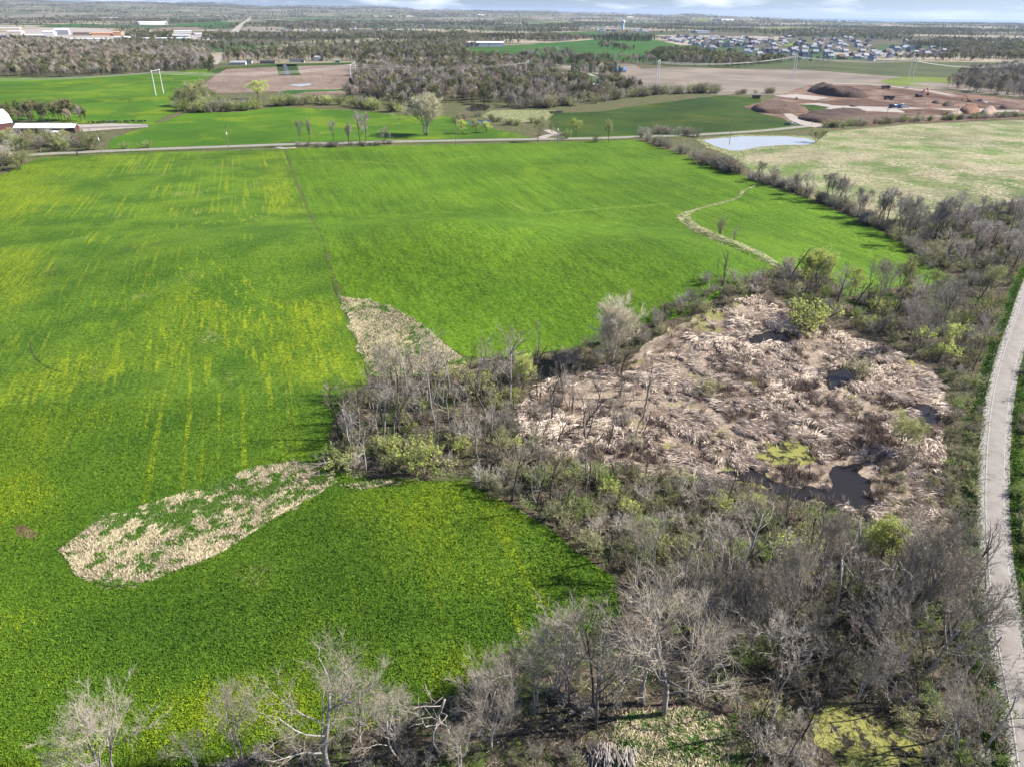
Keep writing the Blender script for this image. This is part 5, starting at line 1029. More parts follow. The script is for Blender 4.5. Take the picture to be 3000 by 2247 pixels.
R_GREY = plain('grey_shingles', (0.27, 0.275, 0.29), 0.85, 0.2); R_BROWN = plain('brown_shingles', (0.11, 0.085, 0.07), 0.85, 0.2); R_DARK = plain('dark_shingles', (0.055, 0.056, 0.065), 0.85, 0.2); R_PALE = plain('pale_metal_roof', (0.64, 0.64, 0.64), 0.5, 0.1); R_BLUE = plain('blue_metal_roof', (0.07, 0.20, 0.48), 0.5, 0.1); R_GREEN = plain('green_metal_roof', (0.10, 0.22, 0.18), 0.5, 0.1)
GLASS = plain('window_glass', (0.04, 0.05, 0.06), 0.15, 0.05, spec=0.5)
def gable(root, w, d, h, rh, wall, roof, over=0.4, detail=True, dz=0.0, ox=0.0, oy=0.0, door=True, hip=0.0):
    """walls with gables along x, a roof with overhang, windows and a door"""
    x, y = w/2, d/2; hx = x-hip
    b = PB().poly([(ox-x, oy-y, -0.6), (ox+x, oy-y, -0.6), (ox+x, oy+y, -0.6), (ox-x, oy+y, -0.6), (ox-x, oy-y, h), (ox+x, oy-y, h), (ox+x, oy+y, h), (ox-x, oy+y, h), (ox-hx, oy, h+rh), (ox+hx, oy, h+rh)],
        [(0, 1, 5, 4), (2, 3, 7, 6), (1, 2, 6, 9, 5) if not hip else (1, 2, 6, 5), (3, 0, 4, 8, 7) if not hip else (3, 0, 4, 7)])
    b.obj('wall', wall, root)
    t = 0.18; xo = x+over; yo = y+over; zo = h-over*rh/y; ho = hx+(over if not hip else 0)
    p = [(ox-xo, oy-yo, zo), (ox+xo, oy-yo, zo), (ox+ho, oy, h+rh), (ox-ho, oy, h+rh), (ox+xo, oy+yo, zo), (ox-xo, oy+yo, zo)]
    q = [(a, c, e+t) for a, c, e in p]
    fc = [(6, 7, 8, 9), (9, 8, 10, 11), (0, 3, 2, 1), (3, 5, 4, 2), (0, 1, 7, 6), (4, 5, 11, 10), (1, 2, 8, 7), (2, 4, 10, 8), (5, 3, 9, 11), (3, 0, 6, 9)]
    PB().poly(p+q, fc).obj('roof', roof, root)
    if detail:
        n = max(2, int(w/3.2))
        for i in range(n):
            cx = ox-x+w*(i+0.5)/n
            for f in range(2 if h > 4.5 else 1):
                if door and i == n//2 and f == 0: PB().box(cx, oy-y-0.03, 1.05, 1.0, 0.06, 2.1).obj('door', R_DARK, root); continue
                PB().box(cx, oy-y-0.03, 1.5+2.8*f, 1.2, 0.06, 1.2).obj('window', GLASS, root)
        PB().box(ox+x+0.03, oy, 1.5, 0.06, 1.2, 1.2).obj('window', GLASS, root)
def house(pl, pr, py, wall, roof, label, depth=8.5, h=2.9, rh=2.2, name='house', cat='house', detail=True, rz=0.0, parts=None, group=None, hip=0.0):
    """a building whose front foot runs between two picture columns at one picture row"""
    a, b = P(pl, py), P(pr, py); w = float(np.linalg.norm((b-a)[:2])); c = (a+b)/2; r = math.atan2(b[1]-a[1], b[0]-a[0])+rz
    e = empty(name, (c[0]-math.sin(r)*depth/2, c[1]+math.cos(r)*depth/2, c[2]+0.1), r, label, cat, group)
    gable(e, w, depth, h, rh, wall, roof, detail=detail, hip=hip)
    if parts: parts(e, w, depth)
    return e
def chimney(e, w, d): PB().box(w*0.2, 0.6, 5.0, 0.9, 0.9, 2.4).obj('chimney', TANS, e)
def garage(side, wall, roof, dark=True):
    def f(e, w, d):
        gable(e, 6.5, 6.5, 2.6, 1.7, wall, roof, detail=False, ox=side*(w/2+2.9), oy=-1.8)
        PB().box(side*(w/2+2.9), -5.1, 1.15, 4.6, 0.08, 2.3).obj('garage_door', R_DARK if dark else WHITE, e)
    return f
house(676, 720, 191, WHITE, R_GREY, 'long white ranch house with a grey roof facing the stubble field', 9, 3.0, 2.0)
house(722, 738, 187, WHITE, R_DARK, 'small white cottage with dark roof beside the white ranch house', 8)
house(848, 880, 184, WHITE, R_DARK, 'white house with a garage wing beside the asphalt drive', 9, parts=garage(1, WHITE, R_DARK))
house(762, 806, 187, TANS, R_DARK, 'low dark-roofed house hidden under the evergreens left of the drive', 9, 2.6, 1.8)
house(912, 936, 180, WHITE, R_GREY, 'two-storey white house with a dark side wing', 9, 5.4, 2.0, parts=garage(1, TANS, R_DARK))
house(982, 995, 184, plain('green_boards', (0.10, 0.20, 0.14)), R_GREEN, 'small green garage right of the two-storey white house', 6, 2.4, 1.2)
house(1070, 1120, 196, TANS, R_BROWN, 'brown brick ranch house with arched porch and chimney', 10, 3.0, 2.4, parts=chimney)
house(1192, 1222, 184, WHITE, R_GREEN, 'low white house with a green roof among the trees', 9)
house(1272, 1300, 178, CREAM, R_BROWN, 'beige two-storey house with a white garage among the trees', 8.5, 5.4, 1.8, parts=garage(-1, WHITE, R_BROWN))
house(1340, 1368, 176, GREYS, R_BROWN, 'grey house half hidden by round trees', 9)
house(1408, 1430, 196, BLUES, R_PALE, 'pale blue shed with a bright roof', 8, 3.2, 1.6, name='shed', cat='shed')
house(1520, 1548, 190, TANS, R_BROWN, 'brown steep-roofed house left of the round wood', 9, 3.2, 3.4)
house(1045, 1066, 135, WHITE, R_GREY, 'white two-storey house high in the woods', 9, 5.4, 2.4)
house(928, 942, 141, GREYS, R_GREY, 'grey steep-gabled house in the woods', 8, 3.0, 4.5)
house(1640, 1668, 118, WHITE, R_GREY, 'white farmhouse at the top of the green pasture', 10, 5.0, 2.4)
house(1690, 1712, 178, GREYS, R_BROWN, 'grey house under the dark evergreen beside the pasture', 9)
house(1804, 1834, 214, WHITE, R_BLUE, 'blue and white house behind the large bare trees', 9, 3.2, 2.2)
house(1720, 1758, 262, CREAM, R_PALE, 'long low pale workshop with a metal roof behind the tree belt', 11, 3.4, 1.4, name='workshop', cat='workshop')
house(1770, 1846, 260, CREAM, R_BROWN, 'pale farm building with brown roof and rounded middle roof', 11, 3.6, 2.4, name='farm_building', cat='barn')
house(1470, 1500, 200, GREYS, R_GREY, 'grey bungalow left of the steep-roofed brown house', 8)
house(1230, 1262, 196, GREYS, R_DARK, 'dark-roofed bungalow half hidden at the wood edge', 8)
for a_, b_, lb in ((1362, 1396, 'left white block of the long building above the pasture'), (1398, 1432, 'middle white block of the long building above the pasture'), (1434, 1476, 'right white block of the long building above the pasture')):
    house(a_, b_, 138, plain('pale_blue_cladding', (0.50, 0.54, 0.60)), R_PALE, lb, 22, 8, 3, name='apartment_block', cat='apartment block')
# farm at the left edge
def gambrel(root, w, d, h, wall, roof):
    pr = [(-d/2, h), (-d*0.36, h+4.2), (0, h+7.0), (d*0.36, h+4.2), (d/2, h)]
    b = PB(); n = len(pr)
    for s_ in (-1, 1):
        v = [(s_*w/2, -d/2, -0.5), (s_*w/2, d/2, -0.5)]+[(s_*w/2, y, z) for y, z in pr[::-1]]; b.poly(v, [tuple(range(len(v)))])
    b.poly([(-w/2, -d/2, -0.5), (w/2, -d/2, -0.5), (w/2, -d/2, h), (-w/2, -d/2, h)], [(0, 1, 2, 3)]).poly([(-w/2, d/2, -0.5), (w/2, d/2, -0.5), (w/2, d/2, h), (-w/2, d/2, h)], [(0, 3, 2, 1)])
    b.obj('wall', wall, root); r = PB(); e = [(-d/2-0.5, h-0.7)]+pr[1:4]+[(d/2+0.5, h-0.7)]; X_ = w/2+0.5
    v = [(-X_, y, z+0.05) for y, z in e]+[(X_, y, z+0.05) for y, z in e]+[(-X_, y, z+0.3) for y, z in e]+[(X_, y, z+0.3) for y, z in e]
    f = [(10+i, 15+i, 16+i, 11+i) for i in range(4)]+[(i, i+1, 6+i, 5+i) for i in range(4)]+[(i, 10+i, 11+i, i+1) for i in range(4)]+[(5+i, 6+i, 16+i, 15+i) for i in range(4)]+[(0, 5, 15, 10), (4, 14, 19, 9)]
    r.poly(v, f).obj('roof', roof, root)
c = P(-8, 388); e = empty('barn', (c[0]-8, c[1]+4, c[2]), R(62), 'big red barn with a white curved roof cut by the left edge', 'barn'); gambrel(e, 24, 13, 5.0, RED, R_PALE)
for z_ in (-3, 3): PB().box(12.04, z_, 1.6, 0.08, 2.4, 3.2).obj('door', WHITE, e)
house(44, 205, 392, RED, R_PALE, 'long low red cattle shed with a worn white roof', 9, 3.2, 2.2, name='cattle_shed', cat='shed')
house(205, 221, 392, RED, R_PALE, 'small red end shed closing the long cattle shed', 7, 3.4, 1.8, name='shed', cat='shed')
house(148, 172, 402, CREAM, R_PALE, 'little cream lean-to among the farm trees', 4, 2.4, 0.8, name='shed', cat='shed', detail=False)
a, b = P(222, 380), P(432, 372); ln = float(np.linalg.norm(b-a)); cc = (a+b)/2; CONC = plain('concrete', (0.36, 0.32, 0.28), 0.9, 0.15)
e = empty('feed_bunk', (cc[0], cc[1], cc[2]), math.atan2(b[1]-a[1], b[0]-a[0]), 'long concrete feed bunk running right from the red shed', 'feed bunk')
PB().box(0, 0, 0.35, ln, 1.2, 0.7).obj('base', CONC, e)
for s_ in (-1, 1): PB().box(0, s_*0.52, 0.9, ln, 0.14, 0.4).obj('side_board', plain('grey_boards', (0.33, 0.31, 0.29)), e)
far_sheet('farmyard', [(140, 279), (165, 271), (240, 268), (318, 270), (320, 276), (240, 281), (160, 288)], M_pale, 0.2, 4, 0.6, 4)
COW = plain('cow_hide', (0.03, 0.027, 0.025), 0.8, 0.3)
def cow(b, rz, label):
    """one standing or lying black cow: a single body grown from a spine of thick rings"""
    p = PB(); sp = [(-0.95, 0, 1.05, 0.16), (-0.8, 0, 1.08, 0.36), (-0.3, 0, 1.0, 0.46), (0.3, 0, 0.98, 0.45), (0.75, 0, 1.05, 0.36), (1.05, 0, 1.2, 0.24), (1.35, 0, 1.22, 0.2), (1.7, 0, 1.02, 0.11)]
    v, f = tube_vf([q[:3] for q in sp], [q[3] for q in sp], 8); p.poly(v.tolist(), [tuple(int(i) for i in q) for q in f])
    for x, y in ((-0.7, 0.2), (-0.7, -0.2), (0.65, 0.2), (0.65, -0.2)): p.tube([(x, y, 0.9), (x+0.05, y, 0.45), (x, y, 0)], [0.14, 0.08, 0.07], 5)
    for y in (-0.2, 0.2): p.tube([(1.3, y*0.6, 1.35), (1.28, y*1.7, 1.4)], [0.07, 0.02], 4)
    p.tube([(-0.98, 0, 1.2), (-1.1, 0, 0.8), (-1.08, 0, 0.5)], [0.05, 0.03, 0.05], 4)
    o = p.obj('cow', COW, smooth=True); o.location = (b[0], b[1], b[2]+0.2); o.rotation_euler = (0, 0, rz); tag(o, label, 'cow', 'cattle behind the feed bunk')
for i, x in enumerate(np.linspace(262, 425, 22)): cow(P(x+random.uniform(-3, 3), 364-0.03*(x-262)+random.uniform(-1.5, 1)), random.uniform(0, 6.28), 'dark cow standing in the line behind the feed bunk')
# workshops and warehouses far left
def hall(pl, pr, py, top, wall, roof, label, depth, rh=1.2, **k):
    b = P((pl+pr)/2, py); h = max(3.0, fit_height(b, top)); return house(pl, pr, py, wall, roof, label, depth, h*0.8, max(h*0.2, rh*0.5), name='warehouse', cat='warehouse', detail=False, **k)
hall(188, 312, 121, 114, WHITE, R_PALE, 'largest white warehouse with a broad bright roof above the left wood', 36)
hall(60, 124, 116, 102, GREYS, R_PALE, 'pale grey warehouse left of the largest white one', 40)
hall(160, 202, 104, 86, GREYS, R_PALE, 'grey and white warehouse behind the pale grey one', 40)
hall(126, 160, 108, 92, WHITE, R_PALE, 'bright white hall between the two grey warehouses', 40)
hall(214, 262, 106, 96, TANS, R_BROWN, 'dark brown hall behind the largest warehouse', 50)
hall(268, 330, 106, 97, ORANGE, ORANGE, 'long orange hall behind the largest warehouse', 50)
hall(332, 356, 107, 93, ORANGE, ORANGE, 'round-topped orange hall at the right end of the long one', 40, hip=8)
hall(0, 22, 112, 105, BLUES, R_BLUE, 'blue-roofed hall at the left edge', 40)
hall(20, 62, 100, 92, CREAM, R_PALE, 'low cream hall above the blue-roofed one', 60)
hall(0, 58, 88, 81, CREAM, R_PALE, 'cream hall at the far left behind the yards', 60)
hall(334, 378, 118, 108, WHITE, R_PALE, 'white hall at the right end of the warehouse group', 40)
hall(407, 492, 74, 64, WHITE, R_PALE, 'long white factory with a blue stripe in front of the brown field', 60)
hall(512, 562, 99, 91, WHITE, R_PALE, 'white hall in the middle of the woods left of the distant road', 40)
hall(505, 554, 111, 104, GREYS, R_PALE, 'grey hall nearer than the white one left of the distant road', 40)
hall(415, 512, 121, 112, GREYS, R_PALE, 'long grey low hall above the left wood', 40)
hall(514, 556, 120, 112, WHITE, R_PALE, 'short white hall right of the long grey low one', 40)
hall(575, 602, 106, 99, WHITE, R_PALE, 'small white hall nearest to the distant road', 40)
hall(290, 350, 57, 52, CREAM, R_PALE, 'far pale hall near the skyline on the left', 80)
hall(1095, 1150, 50, 46, CREAM, R_GREY, 'long pale factory near the skyline in the middle', 60)
hall(1190, 1215, 50, 46, CREAM, R_GREY, 'pale factory wing near the skyline right of the long one', 60)
hall(2040, 2078, 98, 91, BLUES, R_GREY, 'long blue-grey school-like hall above the subdivision', 40)
hall(1400, 1420, 46, 43, WHITE, R_GREY, 'white hall on the skyline in the middle', 100)
hall(1705, 1722, 56, 52, WHITE, R_GREY, 'white hall on the skyline left of the water tower', 100)
hall(1838, 1856, 52, 49, WHITE, R_GREY, 'white hall on the skyline right of the water tower', 100)
hall(2115, 2150, 62, 56, WHITE, plain('purple_roof', (0.2, 0.17, 0.3)), 'white hall with a dark purple front near the skyline', 100)
hall(2450, 2500, 66, 63, GREYS, R_GREY, 'row of white halls before the lake horizon', 120)
def quonset(pl, pr, py, top, label):
    a, b = P(pl, py), P(pr, py); w = float(np.linalg.norm((b-a)[:2])); c = (a+b)/2; h = fit_height(c, top)
    e = empty('barn', (c[0], c[1]+6, c[2]), 0, label, 'barn'); n = 12; th = np.linspace(0, math.pi, n)
    pr_ = [(math.cos(t)*6, max(0.0, math.sin(t))*h) for t in th]; v = [(s_*w/2, y, z) for s_ in (-1, 1) for y, z in pr_]
    PB().poly(v, [(i, i+1, n+i+1, n+i) for i in range(n-1)]).obj('roof', R_PALE, e, True); PB().poly([(-w/2+0.05, y, z) for y, z in pr_], [tuple(range(n))]).poly([(w/2-0.05, y, z) for y, z in pr_], [tuple(range(n))[::-1]]).obj('wall', GREYS, e)
quonset(2090, 2114, 164, 153, 'bright round-roofed barn below the subdivision'); quonset(2122, 2146, 169, 155, 'grey round-roofed barn right of the bright one')
# water tower
b = P(1824, 87); th_ = fit_height(b, 60); e = empty('water_tower', b, 0, 'pale aqua water tower with a bulging tank above the trees', 'water tower'); AQ = plain('pale_aqua_paint', (0.42, 0.60, 0.62), 0.5, 0.05); s_ = th_/43.0
PB().lathe([(r*s_, z*s_) for r, z in ((8.2, 0), (7.6, 4), (7.2, 24), (7.6, 27), (0.1, 27.2))], 20).obj('pedestal', AQ, e, True)
PB().lathe([(r*s_, z*s_) for r, z in ((7.4, 26.6), (10.2, 29.5), (10.8, 33), (10.6, 37.5), (9.0, 41), (5, 42.7), (0.1, 43))], 20).obj('tank', plain('white_tank_paint', (0.60, 0.68, 0.74), 0.5, 0.05), e, True)
n = 9; vv = [(11.0*s_*math.sin(t), -11.0*s_*math.cos(t), z*s_) for z in (32.2, 36.6) for t in np.linspace(-0.62, 0.62, n)]
PB().poly(vv, [(i, i+1, n+i+1, n+i) for i in range(n-1)]).obj('emblem', plain('navy_paint', (0.03, 0.06, 0.16)), e)
# houses of the subdivision and scattered homes
HP = []
for wi, (wm, rm, nm) in enumerate([(WHITE, R_GREY, 'white house with a grey roof'), (GREYS, R_GREY, 'grey house with a grey roof'), (CREAM, R_BROWN, 'cream house with a brown roof'), (BLUES, R_GREY, 'blue-grey house with a grey roof'), (TANS, R_BROWN, 'tan house with a brown roof'), (WHITE, R_BROWN, 'white house with a brown roof')]):
    src = empty('house', (0, 0, -900), 0); gable(src, 14, 10, 5.2, 4.2, wm, rm, 0.5, detail=False); gable(src, 7, 7, 3.0, 2.8, wm, rm, 0.4, detail=False, ox=8.5, oy=-3.0); HP.append((src, nm))
def put_house(x, y, where, grp, first={}):
    i = random.choices(range(6), (3, 4, 2, 4, 2, 3))[0]; src, nm = HP[i]; z = float(H(x, y))
    if i not in first: o = src; first[i] = 1
    else:
        o = src.copy(); COL.objects.link(o)
        for ch in src.children: c2 = ch.copy(); COL.objects.link(c2); c2.parent = o
    o.location = (x, y, z+0.2); o.rotation_euler = (0, 0, random.choice((0.2, 0.2, 1.77, 3.34, 4.9))+random.uniform(-0.2, 0.2)); o.scale = (0.85, 0.85, random.uniform(0.75, 0.95)); tag(o, '%s %s' % (nm, where), 'house', '%ss %s' % (nm, where))
SUB = [(1420, 86), (1470, 80), (1560, 82), (1700, 90), (1860, 100), (2050, 108), (2055, 124), (1900, 132), (1660, 131), (1560, 113)]
for x, y in scatter(SUB, 215, 17): put_house(x, y, 'in the subdivision on the right', 'sub')
for x, y in scatter([(1250, 68), (1255, 60), (1335, 58), (1330, 72)], 20, 22): put_house(x, y, 'left of the water tower', 'tw')
for x, y in scatter([(1365, 72), (1370, 64), (1400, 66), (1400, 73)], 8, 22): put_house(x, y, 'right of the water tower', 'tw')
for x, y in scatter([(1640, 94), (1650, 82), (1720, 80), (1900, 84), (1990, 92), (1980, 98)], 32, 25): put_house(x, y, 'beyond the subdivision', 'far')
for x, y in scatter([(560, 72), (620, 60), (760, 56), (1000, 58), (1010, 66), (800, 74), (620, 82)], 46, 36): put_house(x, y, 'among the woods in the middle distance', 'mid')
for x, y in scatter([(330, 84), (420, 76), (500, 70), (480, 84)], 10, 40): put_house(x, y, 'among the woods left of the distant road', 'left')
for x, y in scatter([(2060, 112), (2070, 88), (2210, 84), (2215, 118)], 26, 40): put_house(x, y, 'among the woods right of the subdivision', 'right')
for x, y in scatter([(1000, 46), (1200, 40), (1900, 44), (2000, 52), (1500, 52)], 16, 120): put_house(x, y, 'near the skyline', 'sky')

# ------------------------------------------------------------------ poles and lines
GALV = plain('galvanised_steel', (0.58, 0.58, 0.57), 0.5, 0.1); WOODP = plain('weathered_pole', (0.20, 0.165, 0.13), 0.9, 0.25); CAB = plain('aluminium_cable', (0.62, 0.59, 0.55), 0.5, 0.05)
TOPS = []
def hframe(feet, top, label):
    a, b = [P(*f) for f in feet]; h = fit_height((a+b)/2, top); e = empty('transmission_pole', (a+b)/2, 0, label, 'transmission pole', 'twin-pole transmission structures across the farmland')
    d = (b-a)/2
    for s_ in (-1, 1): PB().tube([(d[0]*s_, d[1]*s_, 0), (d[0]*s_, d[1]*s_, h)], [0.5, 0.34], 8).obj('pole', GALV, e)
    u = unit(d); ext = np.linalg.norm(d)+2.2; z = h-1.0
    PB().tube([(-u[0]*ext, -u[1]*ext, z), (u[0]*ext, u[1]*ext, z)], 0.16, 6).obj('crossarm', GALV, e)
    pts = []
    for k in (-1, 0, 1):
        p = u*ext*0.95*k; PB().tube([(p[0], p[1], z), (p[0], p[1], z-1.6)], 0.1, 6).obj('insulator', R_BROWN, e); pts.append((a+b)/2+np.array([p[0], p[1], z-1.6]))
    TOPS.append(pts)
hframe([(457, 281), (479, 275)], 204, 'nearest twin-pole transmission structure standing on the left hay field'); hframe([(1029, 246), (1043, 234)], 185, 'twin-pole transmission structure at the right end of the stubble field'); hframe([(1542, 224), (1548, 220)], 178, 'twin-pole transmission structure before the brown steep-roofed house')
hframe([(1922, 252), (1928, 246)], 176, 'twin-pole transmission structure on the tan field right of centre'); hframe([(2320, 231), (2326, 236)], 160, 'twin-pole transmission structure left of the building site'); hframe([(2660, 232), (2672, 236)], 172, 'twin-pole transmission structure on the lime-green strip'); hframe([(2978, 210), (2996, 214)], 180, 'twin-pole transmission structure at the right edge before the bare wood')
TOPS.append([p+np.array([260.0, 60.0, 0]) for p in TOPS[-1]]); TOPS.insert(0, [p+np.array([-300.0, -30.0, 0]) for p in TOPS[0]])
for k, nm in enumerate(('upper', 'middle', 'lower')):
    p = PB()
    for s0, s1 in zip(TOPS[:-1], TOPS[1:]):
        a, b = s0[k], s1[k]; sag = np.linalg.norm(b-a)*0.022
        p.tube([a+(b-a)*t-np.array([0, 0, 4*sag*t*(1-t)]) for t in np.linspace(0, 1, 17)], 0.075, 4)
    tag(p.obj('power_cable', CAB), {'upper': 'power cable on the left arms of the transmission line', 'middle': 'power cable on the middle of the transmission line', 'lower': 'power cable on the right arms of the transmission line'}[nm], 'power cable', 'cables of the transmission line')
def upole(foot, top, label, box=False, lamp=False):
    b = P(*foot); h = fit_height(b, top); e = empty('utility_pole', b, 0, label, 'utility pole', 'wooden utility poles along the crossing road')
    PB().tube([(0, 0, 0), (0, 0, h)], [0.2, 0.13], 8).obj('pole', WOODP, e); PB().box(0, 0, h-0.6, 2.4, 0.14, 0.14).obj('crossarm', WOODP, e)
    for x in (-1.0, 0, 1.0): PB().lathe([(0.01, 0), (0.09, 0.02), (0.06, 0.22), (0.01, 0.25)], 6, 0, (x, 0, h-0.53)).obj('insulator', WHITE, e)
    if box: PB().lathe([(0.01, 0), (0.36, 0.02), (0.36, 1.3), (0.01, 1.4)], 10, 0, (0, -0.5, h*0.62)).obj('transformer', WHITE, e)
    return b[0], b[1], b[2]+h-0.3
UT = [upole((301, 458), 383, 'wooden pole by the farm trees at the left', True), upole((672, 441), 367, 'wooden pole with a white transformer beside the left field', True), upole((1336, 427), 357, 'pale wooden pole alone at the top of the wheat field'), upole((1633, 424), 359, 'wooden pole with a white transformer by the lane junction', True), upole((1905, 388), 353, 'wooden pole behind the dense hedge'), upole((2136, 426), 352, 'dark wooden pole standing at the edge of the pale pond'), upole((2378, 369), 335, 'wooden pole beside the building site entrance'), upole((2595, 352), 319, 'wooden pole in the hedge of the pale meadow'), upole((2800, 345), 310, 'thin wooden pole at the right end of the building site hedge')]
p = PB()
for a, b in zip(UT[:-1], UT[1:]):
    a, b = np.array(a), np.array(b); p.tube([a+(b-a)*t-np.array([0, 0, 4*1.2*t*(1-t)]) for t in np.linspace(0, 1, 11)], 0.025, 3)
tag(p.obj('power_cable', R_DARK), 'thin dark wire strung between the wooden roadside poles', 'power cable')
for x, y, t in ((756, 189, 167), (819, 187, 167), (905, 180, 166)):
    upole((x, y), t, {756: 'thin distant pole right of the white ranch house', 819: 'thin distant pole left of the asphalt drive', 905: 'thin distant pole left of the two-storey white house'}[x])

# ------------------------------------------------------------------ building site
SOILD = plain('dark_topsoil', (0.058, 0.036, 0.025), 0.95, 0.3, 0.4); SOILR = plain('reddish_spoil', (0.17, 0.085, 0.052), 0.95, 0.3, 0.5); SAND = plain('sandy_gravel', (0.25, 0.19, 0.14), 0.95, 0.2, 0.6); SOILM = plain('brown_spoil', (0.10, 0.062, 0.043), 0.95, 0.25, 0.4)
def mound(pts, peak, mat, label, hmul=1.0, sp=2.0):
    """a heap on an outline (photograph units), rising to the row of its peak"""
    w = np.array([P(*q)[:2] for q in pts]); w = np.array(smooth_closed([q for q in w], 2)); c0 = w.mean(0); h = fit_height((*c0, 0), peak)*hmul*0.5
    def zf(x, y):
        d = np.full(x.shape, 1e9)
        for i in range(len(w)):
            a, b = w[i], w[(i+1) % len(w)]; ab = b-a; t = np.clip(((x-a[0])*ab[0]+(y-a[1])*ab[1])/(ab@ab+1e-9), 0, 1); d = np.minimum(d, np.hypot(x-a[0]-t*ab[0], y-a[1]-t*ab[1]))
        t = np.clip(d/(h*1.5), 0, 1); return h*(t*(2-t))*(0.35+1.3*fbm(x, y, 11.0))*np.where(d < 0.01, 0, 1)+0.05
    o = sheet('soil_heap', [tuple(q) for q in w], mat, 0.3, sp, world=True, zf=zf); del o['kind']; tag(o, label, 'soil heap')
mound([(2350, 268), (2395, 262), (2470, 268), (2560, 286), (2520, 290), (2440, 286)], 249, SOILD, 'largest dark topsoil heap at the back of the building site', 1.3)
mound([(2195, 318), (2240, 303), (2300, 306), (2380, 326), (2340, 334), (2260, 336), (2215, 330)], 300, SOILM, 'brown topsoil heap at the left end of the building site', 1.0)
mound([(2322, 346), (2400, 330), (2480, 324), (2560, 335), (2500, 345), (2430, 364), (2370, 360)], 322, SOILD, 'dark flat topsoil bank nearest the road', 0.9)
mound([(2425, 366), (2480, 345), (2560, 337), (2640, 340), (2680, 350), (2600, 360), (2500, 366)], 336, SOILM, 'light brown bank beside the hedge', 0.6)
mound([(2722, 302), (2750, 297), (2772, 303), (2750, 307)], 289, SOILM, 'small pointed brown heap right of the red excavator', 1.2); mound([(2755, 310), (2778, 302), (2800, 310), (2778, 315)], 297, SOILD, 'small dark heap in the right half of the site', 1.1)
mound([(2800, 330), (2830, 312), (2868, 318), (2872, 332), (2838, 338)], 306, SOILR, 'reddish spoil heap in the right half of the site', 1.1); mound([(2866, 334), (2890, 318), (2926, 328), (2915, 337), (2885, 340)], 312, SAND, 'pale sand heap right of the reddish spoil heap', 1.0); mound([(2768, 342), (2790, 328), (2826, 337), (2812, 345), (2785, 346)], 322, SAND, 'pale gravel heap left of the reddish spoil heap', 1.0)
mound([(2920, 316), (2960, 308), (3010, 314), (2990, 322), (2940, 322)], 302, SOILM, 'brown heap at the right edge of the site', 1.0); mound([(2684, 334), (2698, 328), (2712, 334), (2698, 337)], 323, SOILM, 'little brown heap in front of the parked truck', 1.0); mound([(2484, 312), (2500, 308), (2520, 312), (2502, 316)], 305, SOILD, 'little dark heap in the middle of the site', 1.0)
TYRE = plain('tyre_rubber', (0.02, 0.02, 0.02), 0.9, 0.1); CH = {c: plain(c+'_paint', v, 0.35, 0.05, spec=0.5) for c, v in (('white', (0.62, 0.62, 0.62)), ('black', (0.025, 0.025, 0.028)), ('red', (0.30, 0.03, 0.025)), ('yellow', (0.50, 0.28, 0.03)), ('blue', (0.05, 0.12, 0.35)), ('navy', (0.04, 0.06, 0.12)), ('brown', (0.10, 0.07, 0.05)))}
def wheel(e, x, y, r=0.36, w=0.26):
    p = PB(); n = 14; v = [(x+r*math.cos(2*math.pi*j/n), y+s_*w/2, r+r*math.sin(2*math.pi*j/n)) for s_ in (-1, 1) for j in range(n)]
    p.poly(v, [tuple(range(n)), tuple(range(n, 2*n))[::-1]]+[(j, n+j, n+(j+1) % n, (j+1) % n) for j in range(n)]); o = p.obj('wheel', TYRE, e)
    p = PB(); v = [(x+r*0.55*math.cos(2*math.pi*j/8), y+(1 if y > 0 else -1)*(w/2+0.01), r+r*0.55*math.sin(2*math.pi*j/8)) for j in range(8)]; p.poly(v, [tuple(range(8))]); p.obj('rim', GALV, o)
def profile_body(e, prof, w, mat, name='body', ins=0.0):
    n = len(prof); v = [(x, s_*(w/2-(ins if z > 1.0 else 0)), z) for s_ in (-1, 1) for x, z in prof]
    PB().poly(v, [tuple(range(n))[::-1], tuple(range(n, 2*n))]+[(j, (j+1) % n, n+(j+1) % n, n+j) for j in range(n)]).obj(name, mat, e)
def car(pos, rz, col, label, pickup=False, group=None):
    e = empty('pickup_truck' if pickup else 'parked_car', pos+np.array([0, 0, 0.28]), rz, label, 'pickup' if pickup else 'car', group)
    L_ = 5.4 if pickup else 4.6; x = L_/2
    if pickup: pr = [(-x, 0.35), (x, 0.35), (x, 0.85), (x-0.2, 1.05), (0.95, 1.12), (0.35, 1.78), (-0.75, 1.8), (-0.9, 1.1), (-x, 1.1)]
    else: pr = [(-x, 0.3), (x, 0.3), (x, 0.7), (x-0.15, 0.88), (0.95, 0.98), (0.3, 1.45), (-1.2, 1.47), (-1.9, 1.05), (-x, 0.98)]
    profile_body(e, pr, 1.85, CH[col], ins=0.12)
    top = 1.72 if pickup else 1.38
    for s_ in (-1, 1): PB().poly([(-0.8 if pickup else -1.5, s_*0.875, 1.1), (0.75, s_*0.875, 1.1), (0.3, s_*0.82, top), (-0.7 if pickup else -1.1, s_*0.82, top)], [(0, 1, 2, 3)]).obj('window', GLASS, e)
    a0, b0 = ((0.95, 1.15), (0.38, 1.75)) if pickup else ((0.92, 1.02), (0.33, 1.42))
    PB().poly([(a0[0]+0.04, -0.72, a0[1]), (a0[0]+0.04, 0.72, a0[1]), (b0[0]+0.06, 0.72, b0[1]), (b0[0]+0.06, -0.72, b0[1])], [(0, 1, 2, 3)]).obj('windscreen', GLASS, e)
    for y in (-0.62, 0.62): PB().box(x+0.01, y, 0.68, 0.04, 0.32, 0.14).obj('headlight', WHITE, e)
    for a in (-x*0.6, x*0.62):
        for y in (-0.82, 0.82): wheel(e, a, y)
